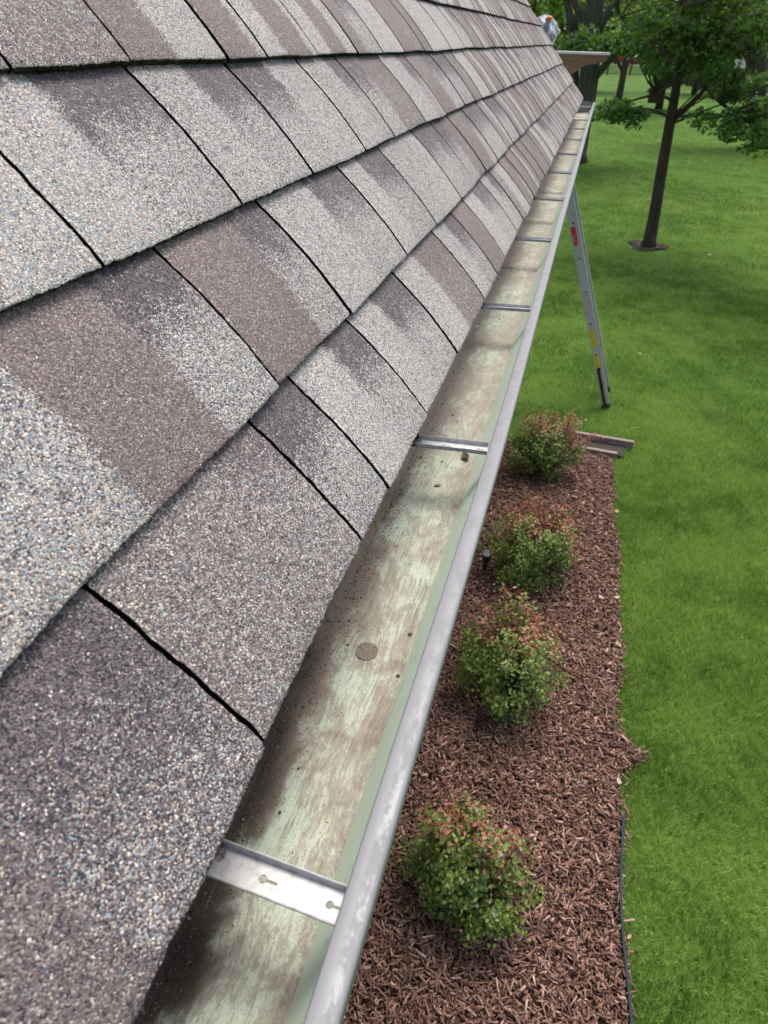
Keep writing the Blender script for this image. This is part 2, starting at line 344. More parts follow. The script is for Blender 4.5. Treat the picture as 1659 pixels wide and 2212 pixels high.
# mulch chips --------------------------------------------------------
M_MULCH = bpy.data.materials.new('mulch_chip'); M_MULCH.use_nodes = True; g = NT(M_MULCH)
a = g.attr('tint'); g.base(g.mix(g.math('MULTIPLY', g.step(g.noise(g.coord((1, 1, 1)), 260, 3), .45, .7), .45), a.outputs['Color'], (.05, .03, .025))); g.b.inputs['Roughness'].default_value = .85; g.b.inputs['Specular IOR Level'].default_value = .25; g.bump(g.noise(g.coord(), 300, 3), .5, .004)
def chips(x, y, seed, L=(.010, .065), W=(.003, .013), ztop=.03, pal=None):
    r = np.random.default_rng(seed); n = len(x)
    l = r.uniform(*L, n) * .5 * r.uniform(.5, 1.1, n); w_ = r.uniform(*W, n) * .5; t = r.uniform(.001, .003, n)
    a = r.uniform(0, 2*np.pi, n); tilt = r.normal(0, .2, n); roll = r.normal(0, .3, n)
    ux = np.stack([np.cos(a)*np.cos(tilt), np.sin(a)*np.cos(tilt), np.sin(tilt)], 1)
    side = np.stack([-np.sin(a), np.cos(a), np.zeros(n)], 1); up = np.cross(ux, side)
    s2 = side*np.cos(roll)[:, None] + up*np.sin(roll)[:, None]; u2 = np.cross(ux, s2)
    c = np.stack([x, y, GZ + .012 + r.uniform(0, ztop, n) + .006], 1)
    P = np.empty((n, 8, 3)); k = 0
    for sz in (-1, 1):
        for sx, sy in ((-1, -1), (1, -1), (1, 1), (-1, 1)):
            tp = r.uniform(.35, 1, n)
            P[:, k] = c + ux*(l*sx*r.uniform(.8, 1.1, n))[:, None] + s2*(w_*sy*tp)[:, None] + u2*(t*sz)[:, None]; k += 1
    q = np.array([(0,3,2,1),(4,5,6,7),(0,1,5,4),(1,2,6,5),(2,3,7,6),(3,0,4,7)])
    F = (np.arange(n)[:, None, None]*8 + q[None]).reshape(-1, 4)
    pal = np.array(pal or [(.20,.112,.082), (.26,.152,.112), (.15,.083,.062), (.36,.235,.18), (.10,.056,.043), (.22,.127,.093), (.45,.33,.26)])
    pi = r.choice(len(pal), n, p=[.22, .22, .18, .1, .12, .13, .03]); cc = pal[pi] * r.uniform(.85, 1.5, n)[:, None]
    col = np.ones((n, 8, 4)); col[..., :3] = cc[:, None]; return P.reshape(-1, 3), F, col.reshape(-1, 4)
x, y = scatter(66000, -.45, .9, .7, 5.47, 21, lambda x, y, r: (x < edge_x(y) + r.normal(0, .018, len(x))) & (r.random(len(x)) < np.where(y < 3.2, 1, .75)))
x2, y2 = scatter(26000, -.45, .9, -2.4, .75, 24, lambda x, y, r: x < edge_x(y) + r.normal(0, .018, len(x)))
x, y = np.concatenate([x, x2]), np.concatenate([y, y2])
P, F, cc = chips(x, y, 22)
tag(mesh_np('mulch', P, F, M_MULCH, col=cc), 'reddish brown shredded bark mulch covering the planting bed', 'mulch', kind='stuff')
rr_ = np.random.default_rng(5); a_ = rr_.uniform(0, 2*np.pi, 2600); q_ = np.sqrt(rr_.random(2600))*(.85 + .22*np.sin(a_*3 + 1))
P, F, cc = chips(1.28 + .36*q_*np.cos(a_), 13.42 + .40*q_*np.sin(a_), 23, (.02, .06), (.008, .02), .008, [(.08,.058,.044), (.12,.09,.07), (.06,.044,.034), (.17,.135,.105), (.045,.034,.028), (.10,.075,.06), (.22,.18,.145)])
tag(mesh_np('tree_mulch_ring', P, F, M_MULCH, col=cc), 'dark mulch ring round the foot of the young tree', 'mulch', kind='stuff')

# bed edging strip ----------------------------------------------------
M_EDGE = mat('edging_plastic', (.03, .04, .06), .75, spec=.15)
mb = MB()
ys = np.linspace(-2.4, 2.0, 120)
for a, b in zip(ys[:-1], ys[1:]):
    xa, xb = float(edge_x(a)) + .004, float(edge_x(b)) + .004
    mb.add([(xa-.005, a, GZ-.02), (xa+.005, a, GZ-.02), (xa+.005, a, GZ+.052), (xa-.005, a, GZ+.052), (xb-.005, b, GZ-.02), (xb+.005, b, GZ-.02), (xb+.005, b, GZ+.052), (xb-.005, b, GZ+.052)], [(0,1,5,4), (1,2,6,5), (2,3,7,6), (3,0,4,7)])
tag(mb.build('garden_edging', M_EDGE, smooth=False), 'thin blue-black edging strip between the mulch and the lawn', 'edging')

# ------------------------------------------------------------------ house and roof
TH = 0.85387; XD, ZD = -.09864, .05958; EX = .15805; E0 = .15239
RY0, RY1 = -1.1, 6.66
Uv = np.array([-math.cos(TH), 0, math.sin(TH)]); Nv = np.array([math.sin(TH), 0, math.cos(TH)]); D0 = np.array([XD, 0, ZD]) - .005*Nv
house = thing('house', 'house with a steep roof of mottled grey-brown shingles filling the left of the view', 'house', (-.3, 0, GZ))
def hp(o):     # parent to the house while keeping world coordinates
    o.parent = house; o.matrix_parent_inverse = Matrix.Translation((.3, 0, -GZ)); return o
NROW = 15
joints = {
 0: [-.86, -.61, -.44, -.20, .018, .246, .472, .566, .742, .951, 1.213, 1.384, 1.516, 1.756, 1.90],
 1: [-.93, -.70, -.50, -.27, -.10, .532, .745, 1.019, 1.235, 1.477, 1.658, 1.835, 2.042, 2.272, 2.409, 2.615],
 2: [-.80, -.52, -.33, -.06, .22, .452, .696, .909, 1.147, 1.327, 1.59, 1.802, 2.07, 2.24],
 3: [-.9, -.66, -.42, -.15, .05, .27, .53, .698, .908, 1.026, 1.23, 1.441, 1.614, 1.795, 2.001, 2.091, 2.36],
}
# colour blends across the near tabs: (y_start, y_end, kind); kinds: L light, D dark at the top, M mauve, X very dark
blend = {
 0: [(-.2, .114, 'MX'), (.114, .246, 'X'), (.246, .40, 'B'), (.40, .472, 'BD'), (.472, .566, 'D'), (.566, .655, 'L'), (.655, .742, 'D'), (.742, .83, 'L'), (.83, .951, 'D'), (.951, 1.06, 'L'), (1.06, 1.213, 'MD'), (1.213, 1.30, 'L'), (1.30, 1.384, 'D'), (1.384, 1.516, 'M'), (1.516, 1.62, 'L'), (1.62, 1.756, 'D')],
 1: [(-.3, .15, 'L'), (.15, .318, 'XL'), (.318, .43, 'M'), (.43, .532, 'D'), (.532, .66, 'M'), (.66, .745, 'D'), (.745, .88, 'L'), (.88, 1.019, 'D'), (1.019, 1.10, 'L'), (1.10, 1.235, 'D'), (1.235, 1.477, 'L'), (1.477, 1.658, 'D')],
 2: [(-.1, .452, 'L'), (.452, .55, 'L'), (.55, .696, 'D'), (.696, .80, 'L'), (.80, .909, 'D'), (.909, 1.02, 'D'), (1.02, 1.147, 'L'), (1.147, 1.26, 'L'), (1.26, 1.327, 'D')],
 3: [(-.1, .40, 'L'), (.40, .698, 'ML'), (.698, .79, 'M'), (.79, .908, 'L'), (.908, 1.0, 'M'), (1.0, 1.10, 'L'), (1.10, 1.2, 'M'), (1.2, 1.3, 'L'), (1.3, 1.38, 'M')],
}
rs = np.random.default_rng(44)
VV, FF, CC, MI = [], [], [], []; voff = 0
BV, BF, BM = [], [], []; boff = 0
def sm(a, b, x): t = np.clip((x - a) / (b - a), 0, 1); return t*t*(3-2*t)
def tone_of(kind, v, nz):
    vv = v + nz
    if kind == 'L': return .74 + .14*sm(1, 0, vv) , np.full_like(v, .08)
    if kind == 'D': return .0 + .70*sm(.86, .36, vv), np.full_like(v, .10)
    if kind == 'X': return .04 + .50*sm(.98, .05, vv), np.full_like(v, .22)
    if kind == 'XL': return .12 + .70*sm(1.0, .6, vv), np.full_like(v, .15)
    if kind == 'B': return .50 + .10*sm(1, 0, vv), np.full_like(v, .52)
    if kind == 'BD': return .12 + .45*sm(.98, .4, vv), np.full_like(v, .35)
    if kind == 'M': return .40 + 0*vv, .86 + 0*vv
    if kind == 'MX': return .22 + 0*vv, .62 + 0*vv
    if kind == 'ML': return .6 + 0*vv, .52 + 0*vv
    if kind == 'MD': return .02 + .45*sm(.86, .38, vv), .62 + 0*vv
HT = .0100
def wob(y, k, ph): return np.sin(y*k + ph) * .5 + np.sin(y*k*2.3 + ph*1.7) * .3 + np.sin(y*k*5.1 + ph*.6) * .2
for row in range(NROW):
    e = EX if row else E0
    s0 = 0 if row == 0 else E0 + (row - 1) * EX
    js = [j for j in joints.get(row, []) if RY0 < j < RY1]
    if not js: js = [RY0 + rs.uniform(.05, .2)]
    while js[-1] < RY1 - .08: js.append(js[-1] + rs.choice([rs.uniform(.09, .14), rs.uniform(.15, .26)]))
    js = [RY0] + [j for j in js if j < RY1 - .03] + [RY1]
    bl = list(blend.get(row, []))
    y = bl[-1][1] if bl else RY0; lo = bl[0][0] if bl else RY0
    if lo > RY0: bl.insert(0, (RY0, lo, rs.choice(['D', 'L', 'M'])))
    # beyond the table: the blends change at and between joints, the far half of a tab often darker at its top
    pts = [j for j in js if j > y + .02]
    prev = y
    for j in pts:
        mid = prev + (j - prev) * rs.uniform(.35, .65)
        if j - prev < .12: bl.append((prev, j, rs.choice(['L', 'M', 'D', 'MD'], p=[.3, .3, .25, .15])))
        else:
            a1 = rs.choice(['L', 'M', 'B', 'D'], p=[.4, .3, .15, .15]); a2 = rs.choice(['D', 'L', 'MD', 'M'], p=[.45, .25, .15, .15])
            bl += [(prev, mid, a1), (mid, j, a2)]
        prev = j
    cph = rs.uniform(0, 6)
    for ti, (a, b) in enumerate(zip(js[:-1], js[1:])):
        raised = rs.random() < .5
        gap = rs.uniform(.0036, .0048)*(1 if a < .6 else 1.75) if a < 1.8 else rs.uniform(.011, .014)*(1 if a < 3.2 else 1.45)
        ga, gb = a + gap/2, b - gap/2
        dy = .004 if a < 1.6 else (.008 if a < 3 else .02)
        if a < -.35: dy = .02
        ny = max(3, int((gb - ga) / dy) + 1); nv = 30
        vv = np.concatenate([[0, .012, .03], np.linspace(.06, 1.06, nv)]); NV = len(vv)
        Yg, Vg = np.meshgrid(np.linspace(0, 1, ny), vv)
        slant0, slant1 = rs.normal(0, .003), rs.normal(0, .003)
        ya = ga + slant0 * (1 - Vg) * 0 + .0012*wob(Vg, 7, a*31); yb = gb + .0012*wob(Vg, 7, b*31); ejit = rs.normal(0, .00035, (NV, 2)); ya = ya + ejit[:, :1] + .0002*wob(Vg, 60, a*7); yb = yb + ejit[:, 1:] + .0002*wob(Vg, 60, b*7)
        Y = ya + (yb - ya) * Yg
        # ragged lower edge
        low = .0016*wob(Y, 9, cph) + .0022*wob(Y, 3.1, cph + 2) + (.0 if raised else .002)
        rag = rs.normal(0, .00045, Y.shape) * (dy < .01)
        Sg = s0 + Vg * e + (low + rag) * (1 - np.clip(Vg*1.2, 0, 1))
        H = HT * (1 - np.clip(Vg, 0, 1)) + .0040*4*Vg*(1-Vg)*(Vg < 1) + (0 if raised else -.0009)*(1 - Vg) + .0006*wob(Y, 14, cph + row) - .0007*sm(.03, 0, Vg)
        H = np.maximum(H, .0004) + .0030
        # corner softening at the joints
        H = H - .0009*(sm(.0035, 0, Y - ya) + sm(.0035, 0, yb - Y))
        T = np.zeros_like(Y); Mv = np.zeros_like(Y)
        nz = .07*wob(Y, 30, row*2.2) + .05*wob(Y, 90, row)
        Yn = Y + .004*wob(Vg, 11, row + ti) + .002*wob(Vg, 37, ti)
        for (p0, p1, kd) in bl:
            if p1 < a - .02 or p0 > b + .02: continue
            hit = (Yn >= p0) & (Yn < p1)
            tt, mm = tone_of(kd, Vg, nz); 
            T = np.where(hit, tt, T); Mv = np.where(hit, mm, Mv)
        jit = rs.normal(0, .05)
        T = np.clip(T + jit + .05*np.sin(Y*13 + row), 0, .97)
        # soften blend borders a little along the course
        if ny > 8:
            k = np.array([.25, .5, .25])
            for _ in range(2):
                T[:, 1:-1] = T[:, :-2]*.25 + T[:, 1:-1]*.5 + T[:, 2:]*.25; Mv[:, 1:-1] = Mv[:, :-2]*.25 + Mv[:, 1:-1]*.5 + Mv[:, 2:]*.25
        P = D0[None, None] + Sg[..., None]*Uv + H[..., None]*Nv; P[..., 1] += Y
        idx = voff + np.arange(P.shape[0]*ny).reshape(P.shape[0], ny)
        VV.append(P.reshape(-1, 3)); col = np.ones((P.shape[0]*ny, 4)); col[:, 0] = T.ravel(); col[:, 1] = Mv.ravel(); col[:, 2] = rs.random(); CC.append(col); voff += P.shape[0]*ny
        FF.append(np.stack([idx[:-1, :-1], idx[:-1, 1:], idx[1:, 1:], idx[1:, :-1]], -1).reshape(-1, 4)); MI.append(np.zeros(len(FF[-1]), int))
        # skirts: lower butt edge and both sides
        for ring_, dn, mk in ((idx[0, :], .0046 if raised else .0038, 1), (idx[:, 0], .0068, 2), (idx[::-1, -1], .0068, 2)):
            Q = np.concatenate(VV)[0:0] if False else None
            src = P.reshape(-1, 3)[ring_ - (voff - P.shape[0]*ny)]
            dn_ = np.full(len(src), dn) + (rs.normal(0, .0003, len(src)) if dy < .01 else 0)
            dv = src - dn_[:, None]*Nv; k0 = voff; VV.append(dv); cc_ = np.ones((len(dv), 4)); CC.append(cc_); voff += len(dv)
            j = np.arange(len(src) - 1)
            FF.append(np.stack([ring_[j], k0 + j, k0 + j + 1, ring_[j+1]], -1)); MI.append(np.full(len(FF[-1]), mk))
        if a > -.4 and b < 3:
            pass
    # the under layer of the course, one strip seen in the joints and under the butt edge
    ny = int((RY1 - RY0) / .01) + 1; yb_ = np.linspace(RY0, RY1, ny)
    prof = [(.0022, -.0005), (.0018, HT - .0032), (.03, HT - .0040), (e*.5, HT*.5 - .0008), (e*.8, -.0002), (e, -.0012), (e*1.06, -.0014)]
    pp = []
    for k, (s_, h_) in enumerate(prof):
        lw = (.0016*wob(yb_, 9, cph) + .0022*wob(yb_, 3.1, cph + 2)) * (k < 3) + (.0006*rs.normal(0, 1, ny))*(k < 2)
        q = D0[None] + (s0 + s_ + lw)[:, None]*Uv + h_*Nv; q[:, 1] += yb_; pp.append(q)
    BV.append(np.concatenate(pp)); i = np.arange(ny - 1)
    for k in range(len(prof) - 1):
        BF.append(np.stack([boff + k*ny + i, boff + k*ny + i+1, boff + (k+1)*ny + i+1, boff + (k+1)*ny + i], -1)); BM.append(np.full(ny - 1, 1 if k == 0 else 2))
    boff += len(prof)*ny
nface_top = voff
VV = np.concatenate(VV + BV); BFc = np.concatenate(BF) + voff; FFc = np.concatenate(FF + [BFc]); MI = np.concatenate(MI + BM); CC = np.concatenate(CC + [np.ones((boff, 4))])
roof = mesh_np('shingle_roof', VV, FFc, mats=[M_SH, M_ASPH, M_GAP], mi=MI, col=CC); roof.data.polygons.foreach_set('use_smooth', (MI == 0)); hp(roof)
roof['label'] = 'laminated asphalt shingles in mottled grey, cream and mauve granules'
STOP = E0 + (NROW - 1) * EX
def rp(s, y, h): p = D0 + s*Uv + h*Nv; return (p[0], y, p[2])
mb = MB()      # deck under the shingles
mb.add([rp(.006, RY0, -.002), rp(STOP, RY0, -.002), rp(STOP, RY0, -.03), rp(.02, RY0, -.022), rp(.006, RY1 - .02, -.002), rp(STOP, RY1 - .02, -.002), rp(STOP, RY1 - .02, -.03), rp(.02, RY1 - .02, -.022)],
       [(0,1,5,4), (1,2,6,5), (2,3,7,6), (3,0,4,7), (0,3,2,1), (4,5,6,7)])
hp(mb.build('roof_deck', mat('plywood', (.25, .18, .11), .9)))
mb = MB()      # dark metal along the rake, slightly wavy
n = 60
for k in range(n):
    s0_, s1_ = STOP*k/n, STOP*(k+1)/n; o0 = .012 + .004*math.sin(s0_*9) ; o1 = .012 + .004*math.sin(s1_*9)
    mb.add([rp(s0_, RY1 - .01, .004), rp(s0_, RY1 + o0, .004), rp(s0_, RY1 + o0, -.045), rp(s0_, RY1 - .01, -.045), rp(s1_, RY1 - .01, .004), rp(s1_, RY1 + o1, .004), rp(s1_, RY1 + o1, -.045), rp(s1_, RY1 - .01, -.045)],
           [(0,1,5,4), (1,2,6,5), (2,3,7,6), (3,0,4,7)] + ([(0,3,2,1)] if k == 0 else []))
hp(mb.build('rake_edge', M_DRIPE))
mb = MB(); mb.box((XD - .045, RY0, ZD - .05), (XD - .043, RY1, ZD - .004)); hp(mb.build('drip_edge', M_DRIPE))
FX = -.160
mb = MB(); mb.box((FX - .022, RY0, -.14), (FX, RY1 + .3, .02)); hp(mb.build('fascia', M_WHITE))
mb = MB(); mb.box((-.42, RY0, -.138), (FX - .024, RY1, -.128)); hp(mb.build('soffit', M_WHITE))
mb = MB()       # clapboard wall
z = GZ
while z < -.14:
    z1 = min(z + .11, -.14); mb.add([(-.300, RY0 - .1, z), (-.300, RY1 - .25, z), (-.312, RY1 - .25, z1), (-.312, RY0 - .1, z1), (-.36, RY0 - .1, z), (-.36, RY1 - .25, z), (-.36, RY1 - .25, z1), (-.36, RY0 - .1, z1)],
        [(0,1,2,3), (5,4,7,6), (0,4,5,1), (3,2,6,7), (0,3,7,4), (1,5,6,2)]); z += .11
hp(mb.build('wall', M_SIDING))
mb = MB()       # gable end
yg = RY1 - .27
mb.add([(-.37, yg, GZ), (-3.5, yg, GZ), (-3.5, yg, 2.6), (-1.35, yg, 1.0), (-.37, yg, -.2), (-.37, yg - .05, GZ), (-3.5, yg - .05, GZ), (-3.5, yg - .05, 2.6), (-1.35, yg - .05, 1.0), (-.37, yg - .05, -.2)],
       [(0,1,2,3,4), (9,8,7,6,5), (0,5,6,1), (1,6,7,2), (2,7,8,3), (3,8,9,4), (4,9,5,0)])
hp(mb.build('gable_wall', M_SIDING))

# ------------------------------------------------------------------ gutter
GY0, GY1 = -1.0, 7.35
gut = thing('gutter', 'long dirty metal gutter with pale green inside and grey front lip along the shingle edge', 'gutter', (0, 0, 0))
def drift(y): return -.0068 * (1 - sm(.05, .95, y))      # the front of the gutter bows in slightly towards the near end
def strip(prof, y0, y1, step, m, name, thick=0, wobx=0):
    ny = max(2, int((y1 - y0)/step) + 1); ys = np.linspace(y0, y1, ny); V = []
    for (x, z) in prof: V.append(np.stack([x + drift(ys)*min(1, max(0, (x + .10)/.054)*.55 + max(0, (x + .046)/.045)*.45), ys, np.full(ny, z)], 1))
    V = np.concatenate(V); i = np.arange(ny - 1); F = []
    for k in range(len(prof) - 1): F.append(np.stack([k*ny+i, k*ny+i+1, (k+1)*ny+i+1, (k+1)*ny+i], -1))
    return mesh_np(name, V, np.concatenate(F), m, parent=gut, smooth=True)
tw = .0012
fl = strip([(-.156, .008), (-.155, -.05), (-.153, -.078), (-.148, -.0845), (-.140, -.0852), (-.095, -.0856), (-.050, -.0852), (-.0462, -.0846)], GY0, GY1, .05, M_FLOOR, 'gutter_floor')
fw = strip([(-.0462, -.0846), (-.0452, -.0828), (-.040, -.074), (-.033, -.062), (-.024, -.05), (-.013, -.040), (-.0065, -.028), (-.004, -.014), (-.003, -.003)], GY0, GY1, .05, M_WALLG, 'gutter_front_wall')
mb = MB()
ysn = 2
lip_prof = [(-.0180, -.009), (-.0190, -.002), (-.0184, -.0006), (-.0172, 0), (-.010, .0004), (-.0035, .0002), (-.0010, -.0006), (0, -.0022), (.0002, -.010), (-.0012, -.0135), (-.0022, -.012), (-.0020, -.0035), (-.0158, -.0022), (-.0162, -.009)]
n = len(lip_prof)
ysl = np.linspace(GY0, GY1, 260)
Vl = np.concatenate([np.stack([drift(y) + np.array([p[0] for p in lip_prof]) + .0006*math.sin(y*2.1), np.full(n, y), np.array([p[1] for p in lip_prof]) + .0009*math.sin(y*1.3 + 1)], 1) for y in ysl])
i = np.arange(len(ysl) - 1)[:, None]*n; j = np.arange(n)[None]; jj = (j + 1) % n
F = np.stack([i + j, i + n + j, i + n + jj, i + jj], -1).reshape(-1, 4)
lip = mesh_np('gutter_lip', Vl, [F, np.array([list(range(n))[::-1], [len(Vl) - n + k for k in range(n)]])], mats=[M_LIP, M_LIPF], parent=gut, smooth=False)
mi = np.zeros(len(lip.data.polygons), np.int32)
jf = np.tile(np.arange(n), len(ysl) - 1); mi[:len(jf)] = np.where((jf >= 7) & (jf <= 9), 1, 0)
lip.data.polygons.foreach_set('material_index', mi)
strip([(.0, -.012), (-.0005, -.022), (-.004, -.034), (-.013, -.046), (-.022, -.056), (-.031, -.068), (-.039, -.080), (-.0455, -.0885), (-.15, -.089), (-.158, -.084), (-.158, .008)], GY0, GY1, .25, M_LIPF, 'gutter_outer_face')
mb = MB(); mb.prism([(-.158, .008), (-.158, -.089), (-.0455, -.0885), (-.03, -.068), (-.013, -.046), (-.002, -.03), (0, -.003), (-.02, -.003)], 'y', GY1 - .001, GY1 + .004); mb.build('end_cap', M_LIP, gut)
# hangers: U channel with key-shaped slots
def hanger_mesh(detail=True):
    cu = bpy.data.curves.new('h', 'CURVE'); cu.dimensions = '2D'; cu.fill_mode = 'BOTH'; cu.extrude = .0005
    def poly(pts):
        s = cu.splines.new('POLY'); s.points.add(len(pts) - 1); s.use_cyclic_u = True
        for p, q in zip(s.points, pts): p.co = (q[0], q[1], 0, 1)
    poly([(-.156, -.0105), (-.0215, -.0105), (-.0215, .0105), (-.156, .0105)])
    for cx, L, rr in ((-.082, .010, .0030), (-.034, .008, .0027)):
        pts = []
        for k in range(18):
            t = rad(22 + 316*k/17); pts.append((cx + rr*math.cos(t), rr*math.sin(t)))
        pts += [(cx + L, -.0011), (cx + L + .0006, 0), (cx + L, .0011)]
        poly(pts)
    ob = bpy.data.objects.new('h', cu); C.objects.link(ob)
    dg = bpy.context.evaluated_depsgraph_get(); me = bpy.data.meshes.new_from_object(ob.evaluated_get(dg)); bpy.data.objects.remove(ob)
    bm = bmesh.new(); bm.from_mesh(me)
    for s in (-1, 1):
        # flange with a rolled top edge
        prof = [(s*.0101, 0), (s*.0108, .0004), (s*.0113, .002), (s*.0113, .0062), (s*.0119, .0069), (s*.0127, .0066), (s*.0129, .0055)]
        xs = np.linspace(-.156, -.0215, 26)
        rows = [[bm.verts.new((x, y_, z_ + .0002*math.sin(x*210 + s))) for (y_, z_) in prof] for x in xs]
        for r0, r1 in zip(rows[:-1], rows[1:]):
            for k in range(len(prof) - 1): bm.faces.new((r0[k], r1[k], r1[k+1], r0[k+1]))
    bmesh.ops.recalc_face_normals(bm, faces=bm.faces); bm.to_mesh(me); bm.free(); me.materials.clear(); me.materials.append(M_ALU); me.name = 'hanger'; return me
hm = hanger_mesh()
h0 = None
for k in range(12):
    if h0 is None: o = bpy.data.objects.new('hanger', hm); h0 = o
    else: o = h0.copy()
    C.objects.link(o); o.parent = gut
    rz = [-.075, .045, .07, .03][k] if k < 4 else random.uniform(-.03, .03)
    o.location = (0, .2035 + k*.6096, -.0125); o.rotation_euler = (0, rad(-1.2), rz)
    if k == 0: o.location.y = .1935
    if k == 1: o['label'] = 'second hanger strap from the camera'
bm_ = MB(); c0 = (-.0925, .4785)
pts = [(c0[0] + .0118*math.cos(t)*(1 + .03*math.sin(3*t)), c0[1] + .0128*math.sin(t)*(1 + .03*math.cos(2*t))) for t in np.linspace(0, 2*math.pi, 36, endpoint=False)]
bm_.prism(pts, 'z', -.0853, -.0846); o = bm_.build('mud_disc', M_MUD, gut); o['label'] = 'round brown patch on the gutter floor'
# loose grit washed off the roof
r = np.random.default_rng(9); n = 6500
gx = -.150 + np.abs(r.normal(0, .017, n)); gy = np.concatenate([r.uniform(-.1, 1.0, n*2//3), r.uniform(1.0, 2.4, n - n*2//3)]); far = r.random(n) < .025; gx[far] = r.uniform(-.15, -.055, far.sum())
sz = r.uniform(.0003, .0008, n) * (1 + (r.random(n) < .06)*r.uniform(.5, 1.6, n))
base = np.array([(1,0,0),(-1,0,0),(0,1,0),(0,-1,0),(0,0,1),(0,0,-1)], float); P = np.stack([gx, gy, -.0853 + sz*.5], 1)[:, None] + base[None]*sz[:, None, None]*r.uniform(.6, 1.3, (n, 6, 1))
tri = np.array([(0,2,4),(2,1,4),(1,3,4),(3,0,4),(2,0,5),(1,2,5),(3,1,5),(0,3,5)]); F = (np.arange(n)[:, None, None]*6 + tri).reshape(-1, 3)
pal = np.array([(.03,.028,.028), (.10,.085,.075), (.26,.22,.18), (.12,.145,.16), (.42,.36,.30)]); cc = pal[r.choice(5, n, p=[.32, .3, .2, .12, .06])]; col = np.ones((n, 6, 4)); col[..., :3] = cc[:, None]
M_GRIT = mat('grit'); g = NT(M_GRIT); g.base(g.attr('tint').outputs['Color'])
tag(mesh_np('roof_grit', P.reshape(-1, 3), F, M_GRIT, col=col.reshape(-1, 4)), 'loose dark shingle grit lying along the back of the gutter', 'grit', kind='stuff')
# small debris, each a thing of its own
M_DRY = mat('dry_leaf_brown', (.09, .055, .03), .8); M_SCRAP = mat('leaf_scrap_green', (.10, .10, .045), .7); M_LICH = mat('lichen_yellow', (.30, .20, .03), .9)
def scrap(name, x, y, z, L, W, rz, m, label, cat, curl=.4, n=7):
    mb = MB(); rows = []
    for k in range(n):
        t = k/(n-1)*2 - 1; hw = W*.5*max(.08, math.cos(t*1.45))*random.uniform(.75, 1.1); zz = curl*L*.25*(t*t) + random.uniform(0, .08)*W
        rows.append([(t*L/2, -hw, zz + hw*.5), (t*L/2, 0, zz), (t*L/2, hw, zz + hw*.4)])
    vs = [p for r_ in rows for p in r_] + [(p[0], p[1], p[2] - .0002) for r_ in rows for p in r_]; N = 3*n; fs = []
    for k in range(n-1):
        for j in range(2):
            a = 3*k + j; fs += [(a, a+3, a+4, a+1), (N+a+1, N+a+4, N+a+3, N+a)]
    mb.add(vs, fs); o = mb.build(name, m); o.location = (x, y, z); o.rotation_euler = (random.uniform(-.1, .1), 0, rz); return tag(o, label, cat)
scrap('dry_leaf', -.0615, .905, -.0845, .020, .014, 2.0, M_DRY, 'crumpled dark dead leaf near the second hanger strap', 'leaf', 1.3)
scrap('leaf_scrap', -.0865, .816, -.0848, .013, .005, .3, M_SCRAP, 'small curled green-brown leaf scrap in mid gutter', 'leaf', .9)
scrap('leaf_scrap', -.094, .885, -.0848, .005, .003, .9, M_DRY, 'tiny dark scrap behind the second strap, near the shingles', 'leaf')
scrap('seed', -.0545, .515, -.0845, .0055, .0035, .6, M_DRY, 'tiny brown seed beside the pale inner gutter wall', 'seed')
scrap('seed', -.0525, .455, -.0845, .0045, .0035, .1, M_DRY, 'tiny black seed at the fold, level with the round patch', 'seed')
scrap('seed', -.0495, .222, -.0845, .004, .0035, .1, M_DRY, 'tiny dark seed at the fold just beyond the nearest strap', 'seed')
mb = MB()
pts = []; 
for k in range(16):
    t = k/15; x = -.1505 + .008*t + .0022*math.sin(t*9); y = .748 - .075*t; s = .0009 + .0006*random.random(); mb.box((x-s, y-s, -.0855), (x+s, y+s*1.5, -.0845 + random.uniform(0, .001)), Matrix.Identity(4))
tag(mb.build('lichen_strand', M_LICH), 'thin yellow lichen strand lying beside the shingle edge', 'lichen')
p = D0 + .175*Uv + .0085*Nv; o = scrap('bark_scrap', p[0], 1.348, p[2], .012, .007, .5, M_DRY, 'small black bark scrap lying on the shingles', 'debris'); o.rotation_euler = (0, rad(49), .4)

